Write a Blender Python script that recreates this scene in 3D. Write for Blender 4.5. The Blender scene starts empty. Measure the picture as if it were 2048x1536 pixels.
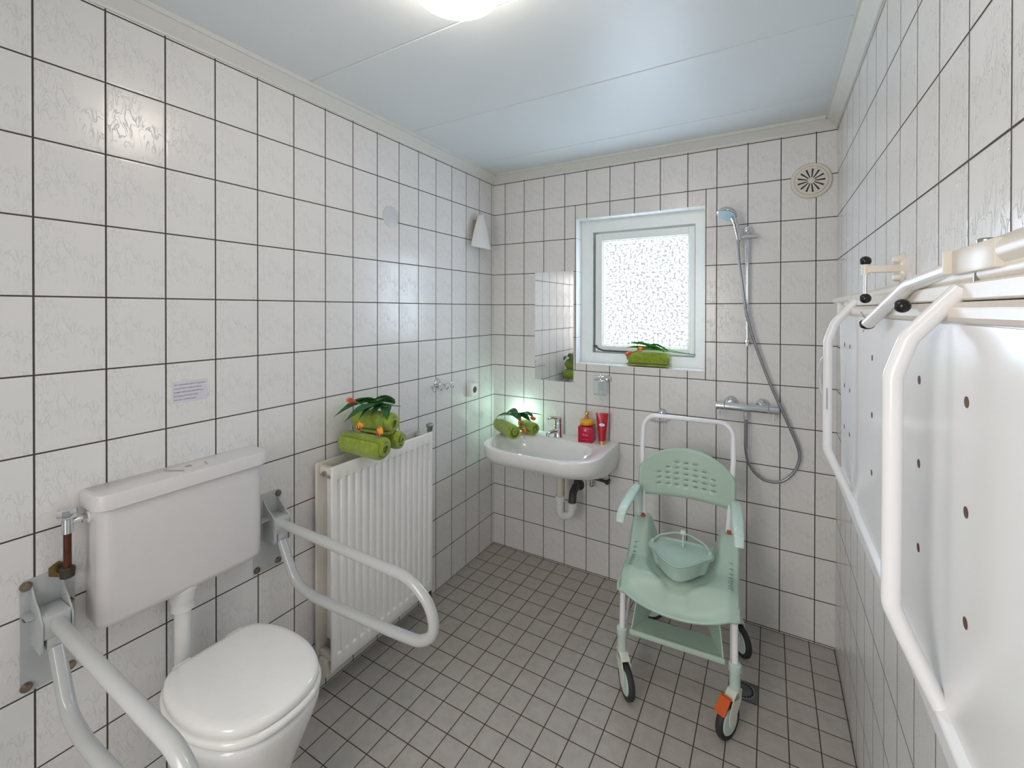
import bpy, bmesh, math, random
from mathutils import Vector, Matrix, noise
random.seed(7)
SC = bpy.context.scene
COL = SC.collection
PI = math.pi

# ------------------------------------------------------------------ camera
W, H = 1.978, 2.60          # room width, ceiling height (m)
YF = -3.25                  # wall behind the camera
cam_d = bpy.data.cameras.new('camera')
cam = bpy.data.objects.new('camera', cam_d)
COL.objects.link(cam)
R_ = Vector((0.865158, 0.501498, 0.0012)); F_ = Vector((-0.501500, 0.865140, -0.0047)).normalized()
R_ = (R_ - F_*R_.dot(F_)).normalized()
U_ = R_.cross(F_).normalized()
m = Matrix((R_, U_, -F_)).transposed().to_4x4()
m.translation = Vector((1.6971, -2.6718, 1.6602))
cam.matrix_world = m
cam_d.sensor_width = 36; cam_d.sensor_fit = 'HORIZONTAL'
cam_d.lens = 890.94/2048*36
cam_d.shift_x = 0; cam_d.shift_y = -144.3/2048
cam_d.clip_start = 0.02
SC.camera = cam

# ------------------------------------------------------------------ world, lights, exposure
wd = bpy.data.worlds.new('world'); SC.world = wd; wd.use_nodes = True
bg = wd.node_tree.nodes['Background']
bg.inputs[0].default_value = (0.86, 0.93, 1.0, 1); bg.inputs[1].default_value = 1.0
SC.view_settings.view_transform = 'Standard'; SC.view_settings.look = 'None'
SC.view_settings.gamma = 1.0; SC.view_settings.exposure = 0.0; SC.view_settings.use_curve_mapping = False

def area(name, loc, target, sx, sy, power, col):
    d = bpy.data.lights.new(name, 'AREA'); d.shape = 'RECTANGLE'; d.size = sx; d.size_y = sy
    d.energy = power; d.color = col
    o = bpy.data.objects.new(name, d); COL.objects.link(o); o.location = loc
    o.rotation_euler = (Vector(target)-Vector(loc)).to_track_quat('-Z', 'Y').to_euler()
    return o
area('fill_light', (0.62, YF-0.55, 1.85), (1.5, -1.4, 1.3), 1.1, 1.6, 45, (1.0, 0.935, 0.88))  # added soft fill, unseen beyond the doorway behind the camera, brightens the room
WINDOW_STRENGTH = 19.0
LAMP_STRENGTH = 17.0

# ------------------------------------------------------------------ materials
def nodes(mat): return mat.node_tree.nodes, mat.node_tree.links
def mat(name, col, rough=0.5, metal=0.0, spec=0.5, coat=0.0, noise_amt=0.0, noise_scale=30, bump=0.0, bump_scale=60,
        trans=0.0, ior=1.45, emit=None, emit_s=0.0, sheen=0.0, alpha=1.0):
    m = bpy.data.materials.new(name); m.use_nodes = True
    N, L = nodes(m); b = N['Principled BSDF']
    b.inputs['Base Color'].default_value = (*col, 1); b.inputs['Roughness'].default_value = rough
    b.inputs['Metallic'].default_value = metal; b.inputs['Specular IOR Level'].default_value = spec
    b.inputs['Coat Weight'].default_value = coat; b.inputs['Coat Roughness'].default_value = 0.05
    b.inputs['Transmission Weight'].default_value = trans; b.inputs['IOR'].default_value = ior
    b.inputs['Sheen Weight'].default_value = sheen
    if emit: b.inputs['Emission Color'].default_value = (*emit, 1); b.inputs['Emission Strength'].default_value = emit_s
    tc = N.new('ShaderNodeTexCoord')
    nz = N.new('ShaderNodeTexNoise'); nz.inputs['Scale'].default_value = noise_scale; nz.inputs['Detail'].default_value = 4
    L.new(tc.outputs['Object'], nz.inputs['Vector'])
    mx = N.new('ShaderNodeMixRGB'); mx.blend_type = 'MULTIPLY'
    k = noise_amt
    rp = N.new('ShaderNodeValToRGB'); rp.color_ramp.elements[0].position = .35; rp.color_ramp.elements[1].position = .65
    rp.color_ramp.elements[0].color = (1-k, 1-k, 1-k, 1); rp.color_ramp.elements[1].color = (1, 1, 1, 1)
    L.new(nz.outputs['Fac'], rp.inputs[0]); mx.inputs[0].default_value = 1
    mx.inputs[1].default_value = (*col, 1); L.new(rp.outputs[0], mx.inputs[2]); L.new(mx.outputs[0], b.inputs['Base Color'])
    if bump:
        n2 = N.new('ShaderNodeTexNoise'); n2.inputs['Scale'].default_value = bump_scale; n2.inputs['Detail'].default_value = 3
        L.new(tc.outputs['Object'], n2.inputs['Vector'])
        bp = N.new('ShaderNodeBump'); bp.inputs['Strength'].default_value = bump; bp.inputs['Distance'].default_value = .004
        L.new(n2.outputs['Fac'], bp.inputs['Height']); L.new(bp.outputs[0], b.inputs['Normal'])
    return m

M = {}
M['ceramic'] = mat('ceramic', (.83, .83, .82), .08, coat=.6, noise_amt=.02)
M['seat_white'] = mat('seat_white', (.91, .90, .875), .12, coat=.3, noise_amt=.02)
M['plastic'] = mat('cistern_plastic', (.72, .695, .69), .28, noise_amt=.02)
M['enamel'] = mat('enamel', (.84, .83, .81), .22, noise_amt=.02)
M['old_enamel'] = mat('old_enamel', (.74, .70, .62), .3, noise_amt=.08, noise_scale=9)
M['rail_grey'] = mat('rail_grey', (.50, .51, .505), .22, coat=.3, noise_amt=.02)
M['plate_grey'] = mat('plate_grey', (.50, .52, .52), .35, noise_amt=.05)
M['chrome'] = mat('chrome', (.72, .74, .76), .08, metal=1)
M['satin'] = mat('satin_steel', (.45, .44, .43), .3, metal=1, noise_amt=.2)
M['bolt'] = mat('bolt', (.33, .27, .21), .3, metal=1, noise_amt=.3)
M['copper'] = mat('copper', (.13, .045, .022), .45, metal=.5, noise_amt=.4)
M['brass'] = mat('brass', (.35, .24, .09), .4, metal=.9, noise_amt=.5)
M['dark_metal'] = mat('dark_metal', (.09, .075, .055), .45, metal=.6, noise_amt=.4)
M['pvc'] = mat('pvc', (.66, .62, .55), .3, noise_amt=.05)
M['pvc_white'] = mat('pvc_white', (.78, .78, .76), .25, noise_amt=.03)
M['black'] = mat('black_plastic', (.012, .012, .012), .25)
M['darkgrey'] = mat('dark_grey', (.05, .05, .055), .5)
M['rubber'] = mat('rubber', (.035, .035, .037), .6, noise_amt=.2)
M['mint'] = mat('mint_plastic', (.46, .60, .51), .30, noise_amt=.03, noise_scale=6)
M['mint_light'] = mat('mint_light', (.58, .72, .66), .3, noise_amt=.03)
M['mint_pan'] = mat('mint_pan', (.44, .59, .52), .14, coat=.3, noise_amt=.03)
M['chair_tube'] = mat('chair_tube', (.84, .84, .87), .2, coat=.3)
M['cream'] = mat('cream_caster', (.72, .75, .66), .35, noise_amt=.04)
M['orange'] = mat('orange_brake', (.62, .10, .012), .4)
M['stretcher'] = mat('stretcher_white', (.87, .87, .88), .22, noise_amt=.02, noise_scale=4)
M['cream_white'] = mat('cream_white', (.80, .74, .66), .3, noise_amt=.04)
M['frame_white'] = mat('frame_white', (.86, .90, .88), .28, noise_amt=.02)
M['trim_paint'] = mat('trim_paint', (.70, .70, .66), .4, noise_amt=.03)
M['vent_cream'] = mat('vent_cream', (.72, .68, .59), .4, noise_amt=.05)
M['towel'] = mat('towel_green', (.36, .49, .028), .95, noise_amt=.28, noise_scale=55, bump=1.0, bump_scale=420, sheen=.4)
M['leaf'] = mat('leaf_green', (.035, .15, .035), .4, noise_amt=.4, noise_scale=60)
M['leaf2'] = mat('leaf_bright', (.05, .30, .035), .4, noise_amt=.4, noise_scale=60)
M['stem'] = mat('stem_green', (.13, .30, .09), .4, noise_amt=.2)
M['red'] = mat('red_box', (.50, .0, .035), .3, noise_amt=.06)
M['red2'] = mat('red_tube', (.48, .005, .02), .22, coat=.3)
M['pink'] = mat('pink_print', (.85, .35, .42), .4)
M['gold'] = mat('gold', (.72, .45, .19), .2, metal=1)
M['amber'] = mat('amber_glass', (.80, .40, .01), .08, coat=.5)
M['paper'] = mat('paper', (.68, .67, .73), .5)
M['ink'] = mat('ink', (.05, .05, .075), .6)
M['wood'] = mat('wood_bracket', (.42, .30, .17), .4, noise_amt=.3)
M['opal'] = mat('opal_glass', (.80, .79, .78), .25)
M['mirror'] = mat('mirror', (.93, .93, .93), .015, metal=1)
M['drain'] = mat('drain_steel', (.16, .16, .165), .4, metal=.5, noise_amt=.2)
M['clear'] = mat('clear_glass', (.93, .97, .98), .04, trans=1, ior=1.3)
M['tan'] = mat('button_mark', (.45, .35, .28), .5)
M['hole'] = mat('hole_brown', (.12, .05, .03), .6)
M['hose'] = mat('hose_steel', (.34, .34, .37), .3, metal=.9)

def tile_mat(name, u_axis, u_off, u_size, v_axis, v_off, v_size, grout, tile_col, grout_col, rough, bump_s, extra=None, vein=.11, mott=.03, joint=.3, vein_bump=True):
    """Tiles laid on a regular grid; u,v in metres. extra: list of (u, vmin, vmax) cut joints."""
    m = bpy.data.materials.new(name); m.use_nodes = True
    N, L = nodes(m); b = N['Principled BSDF']
    def math_(op, a, b_=None, c=None):
        n = N.new('ShaderNodeMath'); n.operation = op
        for i, x in enumerate((a, b_, c)):
            if x is None: continue
            if isinstance(x, (int, float)): n.inputs[i].default_value = x
            else: L.new(x, n.inputs[i])
        return n.outputs[0]
    tc = N.new('ShaderNodeTexCoord'); sp = N.new('ShaderNodeSeparateXYZ'); L.new(tc.outputs['Object'], sp.inputs[0])
    ax = {'x': sp.outputs[0], 'y': sp.outputs[1], 'z': sp.outputs[2]}
    U = ax[u_axis]; V = ax[v_axis]
    u = math_('DIVIDE', math_('SUBTRACT', U, u_off), u_size); v = math_('DIVIDE', math_('SUBTRACT', V, v_off), v_size)
    fu = math_('FRACT', math_('ADD', u, 100)); fv = math_('FRACT', math_('ADD', v, 100))
    def edge(f, size):
        d = math_('MULTIPLY', math_('SUBTRACT', .5, math_('ABSOLUTE', math_('SUBTRACT', f, .5))), size)
        return d
    d = math_('MINIMUM', edge(fu, u_size), edge(fv, v_size))
    if extra:
        for (uu, v0, v1) in extra:
            du = math_('ABSOLUTE', math_('SUBTRACT', U, uu))
            out = math_('ADD', math_('MULTIPLY', math_('LESS_THAN', V, v0), 9), math_('MULTIPLY', math_('GREATER_THAN', V, v1), 9))
            d = math_('MINIMUM', d, math_('ADD', du, out))
    g = math_('SUBTRACT', 1, math_('SMOOTH_MIN', 1, math_('MULTIPLY', math_('MAXIMUM', math_('SUBTRACT', d, grout*.5-.0006), 0), 900), 0.001))   # 1 in the joint
    # per-tile pattern coordinates
    cv = N.new('ShaderNodeCombineXYZ'); L.new(math_('MULTIPLY', fu, u_size), cv.inputs[0]); L.new(math_('MULTIPLY', fv, v_size), cv.inputs[1])
    nz = N.new('ShaderNodeTexNoise'); nz.inputs['Scale'].default_value = 17; nz.inputs['Detail'].default_value = 2; nz.inputs['Distortion'].default_value = 1.6
    mp = N.new('ShaderNodeMapping'); mp.inputs['Rotation'].default_value = (0, 0, .75); mp.inputs['Scale'].default_value = (2.6, 1.0, 1)
    L.new(cv.outputs[0], mp.inputs[0]); L.new(mp.outputs[0], nz.inputs['Vector'])
    rid = math_('ABSOLUTE', math_('SUBTRACT', nz.outputs['Fac'], .5))
    veinv = math_('SUBTRACT', 1, math_('MINIMUM', math_('MULTIPLY', rid, 30), 1))
    n3 = N.new('ShaderNodeTexNoise'); n3.inputs['Scale'].default_value = 9; L.new(cv.outputs[0], n3.inputs['Vector'])
    veinv = math_('MULTIPLY', veinv, math_('MINIMUM', math_('MULTIPLY', math_('MAXIMUM', math_('SUBTRACT', n3.outputs['Fac'], .40), 0), 9), 1))
    n4 = N.new('ShaderNodeTexNoise'); n4.inputs['Scale'].default_value = 22; n4.inputs['Detail'].default_value = 5; L.new(tc.outputs['Object'], n4.inputs['Vector'])
    # colour
    shade = math_('SUBTRACT', 1, math_('ADD', math_('MULTIPLY', veinv, vein), math_('MULTIPLY', n4.outputs['Fac'], mott)))
    c1 = N.new('ShaderNodeMixRGB'); c1.blend_type = 'MULTIPLY'; c1.inputs[0].default_value = 1; c1.inputs[1].default_value = (*tile_col, 1)
    cc = N.new('ShaderNodeCombineXYZ')
    for i in range(3): L.new(shade, cc.inputs[i])
    L.new(cc.outputs[0], c1.inputs[2])
    n5 = N.new('ShaderNodeTexNoise'); n5.inputs['Scale'].default_value = 14; n5.inputs['Detail'].default_value = 6; L.new(tc.outputs['Object'], n5.inputs['Vector'])
    gc = N.new('ShaderNodeMixRGB'); L.new(n5.outputs['Fac'], gc.inputs[0]); gc.inputs[1].default_value = (*[x*.6 for x in grout_col], 1); gc.inputs[2].default_value = (*[x*1.35 for x in grout_col], 1)
    c2 = N.new('ShaderNodeMixRGB'); L.new(g, c2.inputs[0]); L.new(c1.outputs[0], c2.inputs[1]); L.new(gc.outputs[0], c2.inputs[2])
    L.new(c2.outputs[0], b.inputs['Base Color'])
    L.new(math_('ADD', rough, math_('MULTIPLY', g, .6)), b.inputs['Roughness'])
    # height: tile edges pillow, veins, large waviness
    n6 = N.new('ShaderNodeTexNoise'); n6.inputs['Scale'].default_value = 5; L.new(tc.outputs['Object'], n6.inputs['Vector'])
    e = math_('MINIMUM', math_('DIVIDE', d, .006), 1)
    hgt = math_('ADD', math_('MULTIPLY', e, joint), math_('MULTIPLY', veinv, .5 if vein_bump else 0))
    hgt = math_('ADD', hgt, math_('MULTIPLY', n6.outputs['Fac'], .5 if vein_bump else .1))
    if not vein_bump: hgt = math_('ADD', hgt, math_('MULTIPLY', n4.outputs['Fac'], .6))
    bp = N.new('ShaderNodeBump'); bp.inputs['Strength'].default_value = bump_s; bp.inputs['Distance'].default_value = .003
    L.new(hgt, bp.inputs['Height']); L.new(bp.outputs[0], b.inputs['Normal'])
    return m

TH = 0.2111; Z0 = 2.5432; TW = .15
TC = (.80, .785, .77); GC = (.06, .046, .036)
zr = Z0 - .004 - 12*TH
M['tile_left'] = tile_mat('tile_left', 'y', -.1846, TW, 'z', zr, TH, .0046, TC, GC, .20, .45)
M['tile_right'] = tile_mat('tile_right', 'y', -.7627, TW, 'z', zr, TH, .0046, TC, GC, .20, .45)
zA, zB = Z0-.004-6*TH, Z0-.004-TH
M['tile_back'] = tile_mat('tile_back', 'x', .0928, TW, 'z', zr, TH, .0046, TC, GC, .20, .45,
                          extra=[(.6165, zA, zB), (1.388, zA, zB)])
M['tile_front'] = tile_mat('tile_front', 'x', .0928, TW, 'z', zr, TH, .0046, TC, GC, .20, .45)
M['tile_reveal'] = tile_mat('tile_reveal', 'x', .0928-1.0, TW, 'z', zr-1.315, TH, .0025, (.86, .87, .87), (.20, .22, .22), .12, .2, vein=.02)
M['tile_floor'] = tile_mat('tile_floor', 'x', .084, .105, 'y', -.221, .1075, .0042, (.54, .50, .455), (.075, .048, .032), .38, .5,
                           vein=.07, mott=.34, joint=.45, vein_bump=False)

def ceiling_mat():
    m = bpy.data.materials.new('ceiling_panels'); m.use_nodes = True; N, L = nodes(m); b = N['Principled BSDF']
    b.inputs['Base Color'].default_value = (.72, .76, .78, 1); b.inputs['Roughness'].default_value = .42
    tc = N.new('ShaderNodeTexCoord'); nz = N.new('ShaderNodeTexNoise'); nz.inputs['Scale'].default_value = 160; nz.inputs['Detail'].default_value = 3
    L.new(tc.outputs['Object'], nz.inputs['Vector'])
    bp = N.new('ShaderNodeBump'); bp.inputs['Strength'].default_value = .12; bp.inputs['Distance'].default_value = .002
    L.new(nz.outputs['Fac'], bp.inputs['Height']); L.new(bp.outputs[0], b.inputs['Normal'])
    return m
M['ceiling'] = ceiling_mat()

def pane_mat():
    m = bpy.data.materials.new('lit_frosted_pane'); m.use_nodes = True; N, L = nodes(m)
    b = N['Principled BSDF']; b.inputs['Base Color'].default_value = (.05, .05, .055, 1); b.inputs['Roughness'].default_value = .5
    tc = N.new('ShaderNodeTexCoord'); v = N.new('ShaderNodeTexVoronoi'); v.inputs['Scale'].default_value = 120
    n = N.new('ShaderNodeTexNoise'); n.inputs['Scale'].default_value = 72; n.inputs['Detail'].default_value = 1
    L.new(tc.outputs['Object'], v.inputs['Vector']); L.new(tc.outputs['Object'], n.inputs['Vector'])
    r = N.new('ShaderNodeValToRGB'); r.color_ramp.elements[0].position = .36; r.color_ramp.elements[0].color = (.026, .028, .031, 1)
    r.color_ramp.elements[1].position = .53; r.color_ramp.elements[1].color = (.66, .82, 1.0, 1)
    e_ = r.color_ramp.elements.new(.51); e_.color = (.038, .040, .043, 1)
    L.new(n.outputs['Fac'], r.inputs[0]); L.new(r.outputs[0], b.inputs['Emission Color'])
    b.inputs['Emission Strength'].default_value = WINDOW_STRENGTH
    bp = N.new('ShaderNodeBump'); bp.inputs['Strength'].default_value = .4; L.new(v.outputs['Distance'], bp.inputs['Height']); L.new(bp.outputs[0], b.inputs['Normal'])
    return m
M['pane'] = pane_mat()
def lamp_mat(name, col, s):
    return mat(name, (.9, .88, .84), .3, emit=col, emit_s=s)
M['lamp'] = lamp_mat('lamp_glass', (1.0, .88, .76), LAMP_STRENGTH)
M['led'] = lamp_mat('led_lens', (.62, 1.0, .86), 60)

def petal_mat():
    m = bpy.data.materials.new('tulip_petal'); m.use_nodes = True; N, L = nodes(m); b = N['Principled BSDF']; b.inputs['Roughness'].default_value = .45
    tc = N.new('ShaderNodeTexCoord'); w = N.new('ShaderNodeTexNoise'); w.inputs['Scale'].default_value = 38; w.inputs['Detail'].default_value = 2
    L.new(tc.outputs['Object'], w.inputs['Vector'])
    r = N.new('ShaderNodeValToRGB'); r.color_ramp.elements[0].position = .46; r.color_ramp.elements[0].color = (.62, .06, .05, 1)
    r.color_ramp.elements[1].position = .60; r.color_ramp.elements[1].color = (.88, .42, .02, 1)
    L.new(w.outputs['Fac'], r.inputs[0]); L.new(r.outputs[0], b.inputs['Base Color'])
    return m
M['petal'] = petal_mat()

# ------------------------------------------------------------------ mesh helpers
class MB:
    def __init__(s): s.bm = bmesh.new()
    def box(s, x0, x1, y0, y1, z0, z1, bev=0, seg=2):
        b = bmesh.new(); bmesh.ops.create_cube(b, size=1)
        for v in b.verts: v.co = Vector((x0+(v.co.x+.5)*(x1-x0), y0+(v.co.y+.5)*(y1-y0), z0+(v.co.z+.5)*(z1-z0)))
        if bev: bmesh.ops.bevel(b, geom=b.edges[:], offset=bev, segments=seg, affect='EDGES', profile=.5)
        s.merge(b); return s
    def merge(s, b, mtx=None):
        me = bpy.data.meshes.new('t'); b.to_mesh(me); b.free()
        if mtx is not None: me.transform(mtx)
        s.bm.from_mesh(me); bpy.data.meshes.remove(me)
    def faces_from_rings(s, rings, closed=True, cap0=True, cap1=True):
        vs = [[s.bm.verts.new(p) for p in r] for r in rings]
        n = len(rings[0])
        for a, b in zip(vs, vs[1:]):
            for i in range(n if closed else n-1):
                j = (i+1) % n
                try: s.bm.faces.new((a[i], a[j], b[j], b[i]))
                except ValueError: pass
        if cap0 and closed: s.bm.faces.new(list(reversed(vs[0])))
        if cap1 and closed: s.bm.faces.new(vs[-1])
        return s
    def tube(s, pts, r, n=16, cap=True, round_=0, rs=7):
        """swept circle; r a number or a list per point; round_ = fillet radius for corners"""
        P = [Vector(p) for p in pts]
        if round_:
            Q = [P[0]]
            for i in range(1, len(P)-1):
                a, b, c = P[i-1], P[i], P[i+1]; rr = round_[i-1] if isinstance(round_, (list, tuple)) else round_
                d1 = (a-b).normalized(); d2 = (c-b).normalized(); ang = d1.angle(d2)
                if ang > PI-.02 or rr <= 0: Q.append(b); continue
                t = min(rr/math.tan(ang/2), (a-b).length*.49, (c-b).length*.49); rr2 = t*math.tan(ang/2)
                ctr = b + (d1+d2).normalized()*(rr2/math.sin(ang/2))
                s1 = (b+d1*t)-ctr; s2 = (b+d2*t)-ctr; th = s1.angle(s2); axn = s1.cross(s2).normalized()
                for k in range(rs+1): Q.append(ctr + Matrix.Rotation(th*k/rs, 3, axn) @ s1)
            Q.append(P[-1]); P = Q
        R = r if isinstance(r, (list, tuple)) else [r]*len(P)
        if len(R) != len(P): R = [R[0]+(R[-1]-R[0])*i/(len(P)-1) for i in range(len(P))]
        T = []
        for i in range(len(P)):
            a = P[max(i-1, 0)]; b = P[min(i+1, len(P)-1)]; T.append((b-a).normalized())
        up = Vector((0, 0, 1)) if abs(T[0].z) < .9 else Vector((1, 0, 0))
        nrm = (up - T[0]*up.dot(T[0])).normalized(); rings = []
        for i in range(len(P)):
            if i: nrm = (nrm - T[i]*nrm.dot(T[i])).normalized()
            bi = T[i].cross(nrm)
            rings.append([P[i] + (nrm*math.cos(2*PI*k/n) + bi*math.sin(2*PI*k/n))*R[i] for k in range(n)])
        return s.faces_from_rings(rings, True, cap, cap)
    def cyl(s, a, b, r, n=24, r2=None):
        return s.tube([a, b], [r, r if r2 is None else r2], n)
    def lathe(s, prof, center=(0, 0, 0), axis='z', n=32, direction=None, cap=True):
        """prof: list of (radius, height) along the axis"""
        if direction is None: direction = {'z': (0, 0, 1), 'x': (1, 0, 0), 'y': (0, 1, 0)}[axis]
        d = Vector(direction).normalized(); q = Vector((0, 0, 1)).rotation_difference(d); c = Vector(center)
        rings = [[c + q @ Vector((max(r, 1e-5)*math.cos(2*PI*k/n), max(r, 1e-5)*math.sin(2*PI*k/n), h)) for k in range(n)] for r, h in prof]
        return s.faces_from_rings(rings, True, cap, cap)
    def prism(s, poly, depth, plane='xy', base=0):
        """poly in a plane, extruded along the third axis"""
        def P(p, h):
            return {'xy': (p[0], p[1], h), 'xz': (p[0], h, p[1]), 'yz': (h, p[0], p[1])}[plane]
        return s.faces_from_rings([[P(p, base) for p in poly], [P(p, base+depth) for p in poly]])
    def sphere(s, c, r, sx=1, sy=1, sz=1, n=20):
        b = bmesh.new(); bmesh.ops.create_uvsphere(b, u_segments=n, v_segments=n//2, radius=r)
        for v in b.verts: v.co = Vector((v.co.x*sx+c[0], v.co.y*sy+c[1], v.co.z*sz+c[2]))
        s.merge(b); return s
    def grid(s, fn, nu, nv, thick=0):
        rings = [[Vector(fn(i/nu, j/nv)) for i in range(nu+1)] for j in range(nv+1)]
        return s.faces_from_rings(rings, closed=False)
    def build(s, name, m, parent=None, smooth=True, angle=40, solid=0, bevel=0, sub=0, offset=-1):
        bmesh.ops.recalc_face_normals(s.bm, faces=s.bm.faces[:])
        me = bpy.data.meshes.new(name); s.bm.to_mesh(me); s.bm.free()
        o = bpy.data.objects.new(name, me); COL.objects.link(o)
        if m is not None: me.materials.append(M[m] if isinstance(m, str) else m)
        if parent is not None:
            root = parent
            while root.parent: root = root.parent
            if not root.get('_local'):
                me.transform(Matrix.Translation(-Vector(root.location)))
            o.parent = parent
        if solid:
            md = o.modifiers.new('thick', 'SOLIDIFY'); md.thickness = solid; md.offset = offset
        if bevel:
            md = o.modifiers.new('bevel', 'BEVEL'); md.width = bevel; md.segments = 2; md.limit_method = 'ANGLE'; md.angle_limit = math.radians(35)
        if sub:
            md = o.modifiers.new('sub', 'SUBSURF'); md.levels = sub; md.render_levels = sub
        if smooth:
            for p in me.polygons: p.use_smooth = True
            if not sub:
                bm = bmesh.new(); bm.from_mesh(me)
                for e in bm.edges:
                    if len(e.link_faces) == 2 and e.calc_face_angle(0) > math.radians(angle): e.smooth = False
                bm.to_mesh(me); bm.free()
        return o

def tag(o, label=None, cat=None, group=None, kind=None):
    if label: o['label'] = label
    if cat: o['category'] = cat
    if group: o['group'] = group
    if kind: o['kind'] = kind
    return o
def thing(name, label, cat, loc=(0, 0, 0), group=None, local=False, rotz=0):
    o = bpy.data.objects.new(name, None); COL.objects.link(o); o.location = loc; o.rotation_euler = (0, 0, rotz)
    o.empty_display_size = .05
    if local: o['_local'] = 1
    return tag(o, label, cat, group)
def struct(o): o['kind'] = 'structure'; return o
def rr(x0, x1, y0, y1, r, n=6):
    """rounded rectangle outline; r one radius or four (x1y1, x0y1, x0y0, x1y0)"""
    rs = [r]*4 if isinstance(r, (int, float)) else r; out = []
    for k, (cx, cy, sx, sy) in enumerate(((x1, y1, -1, -1), (x0, y1, 1, -1), (x0, y0, 1, 1), (x1, y0, -1, 1))):
        q = rs[k]; c = (cx+sx*q, cy+sy*q)
        if q <= 0: out.append((cx, cy)); continue
        for i in range(n+1):
            a = PI/2*(k + i/n); out.append((c[0]+q*math.cos(a), c[1]+q*math.sin(a)))
    return out
def sm(a, b, x):
    t = min(1, max(0, (x-a)/(b-a))); return t*t*(3-2*t)

# ------------------------------------------------------------------ the room
T = .12
wx0, wx1, wz0, wz1 = .620, 1.386, 1.315, 2.240
struct(MB().box(-T, W+T, YF-T, T+.1, -.1, 0).build('floor', 'tile_floor', smooth=False))
cb = MB()
seams = [-.29, -.895, -1.495, -2.10, -2.70]
ys = [.1] + seams + [YF-T]
prof = [(.1, H)]
for q in seams: prof += [(q+.0045, H), (q+.001, H+.005), (q-.001, H+.005), (q-.0045, H)]
prof += [(YF-T, H), (YF-T, H+.1), (.1, H+.1)]
struct(cb.prism(prof, W+2*T, 'yz', -T).build('ceiling', 'ceiling', smooth=False))
struct(MB().box(-T, 0, YF, 0, 0, H).build('wall_left', 'tile_left', smooth=False))
struct(MB().box(W, W+T, YF, 0, 0, H).build('wall_right', 'tile_right', smooth=False))
wb = MB()
wb.box(-T, wx0, 0, .22, 0, H); wb.box(wx1, W+T, 0, .22, 0, H); wb.box(wx0, wx1, 0, .22, 0, wz0); wb.box(wx0, wx1, 0, .22, wz1, H)
struct(wb.build('wall_back', 'tile_back', smooth=False))
wf = MB()
wf.box(-T, .50, YF-T, YF, 0, H); wf.box(1.40, W+T, YF-T, YF, 0, H); wf.box(.50, 1.40, YF-T, YF, 2.15, H)
struct(wf.build('wall_front', 'tile_front', smooth=False))
# ceiling cove trim, one profile on each wall
cp = [(0, 2.5455), (.006, 2.5455), (.009, 2.553), (.046, 2.584), (.054, 2.584), (.054, H), (0, H)]
struct(MB().prism([(y, z) for y, z in [(-a, b) for a, b in cp]], W, 'yz', 0).build('trim_1', 'trim_paint', smooth=False))
struct(MB().prism([(a, b) for a, b in cp], YF*-1, 'xz', YF).build('trim_2', 'trim_paint', smooth=False))
struct(MB().prism([(W-a, b) for a, b in cp], YF*-1, 'xz', YF).build('trim_3', 'trim_paint', smooth=False))
struct(MB().prism([(YF+a, b) for a, b in cp], W, 'yz', 0).build('trim_4', 'trim_paint', smooth=False))

# window: tiled reveal, frame, opening sash, frosted pane, stay
win = bpy.data.objects.new('window_1', None); COL.objects.link(win); win.location = (1.0, .1, 1.315); struct(win)
fy = .085
rv = MB(); t = .004
rv.box(wx0, wx0+t, .0, fy, wz0, wz1); rv.box(wx1-t, wx1, .0, fy, wz0, wz1)
rv.box(wx0+t, wx1-t, .0, fy, wz1-t, wz1); rv.box(wx0+t, wx1-t, -.004, fy, wz0, wz0+t+.002)
rv.build('window_reveal', 'tile_reveal', win, smooth=False)
ix0, ix1, iz0, iz1 = .703, 1.322, 1.385, 2.160
fr = MB(); fr.box(wx0+t, ix0, fy, .2, wz0, wz1); fr.box(ix1, wx1-t, fy, .2, wz0, wz1); fr.box(ix0, ix1, fy, .2, wz0, iz0); fr.box(ix0, ix1, fy, .2, iz1, wz1)
fr.build('window_frame', 'frame_white', win, smooth=False)
gx0, gx1, gz0, gz1 = .762, 1.283, 1.432, 2.102
sa = MB(); sy = .097; a0, a1, b0, b1 = ix0+.014, ix1-.003, iz0+.008, iz1-.012
sa.box(a0, gx0, sy, .16, b0, b1); sa.box(gx1, a1, sy, .16, b0, b1); sa.box(gx0, gx1, sy, .16, b0, gz0); sa.box(gx0, gx1, sy, .16, gz1, b1)
sa.build('window_sash', 'frame_white', win, smooth=False, bevel=.003)
bd = MB(); q = .007
bd.box(gx0, gx0+q, .108, .13, gz0, gz1); bd.box(gx1-q, gx1, .108, .13, gz0, gz1); bd.box(gx0+q, gx1-q, .108, .13, gz0, gz0+q); bd.box(gx0+q, gx1-q, .108, .13, gz1-q, gz1)
bd.build('glazing_bead', 'frame_white', win, smooth=False)
MB().box(gx0+.004, gx1-.004, .128, .133, gz0+.004, gz1-.004).build('window_pane', 'pane', win, smooth=False)
MB().box(gx0-.05, gx1+.05, .161, .2, gz0-.04, gz1+.04).build('window_backing', 'frame_white', win, smooth=False)
st = MB(); st.tube([(.722, .092, 1.425), (.745, .088, 1.408), (.775, .086, 1.400), (1.10, .086, 1.398)], .0055, 10)
st.box(.71, .73, .09, .098, 1.418, 1.432)
st.build('window_stay', 'darkgrey', win)

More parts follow.
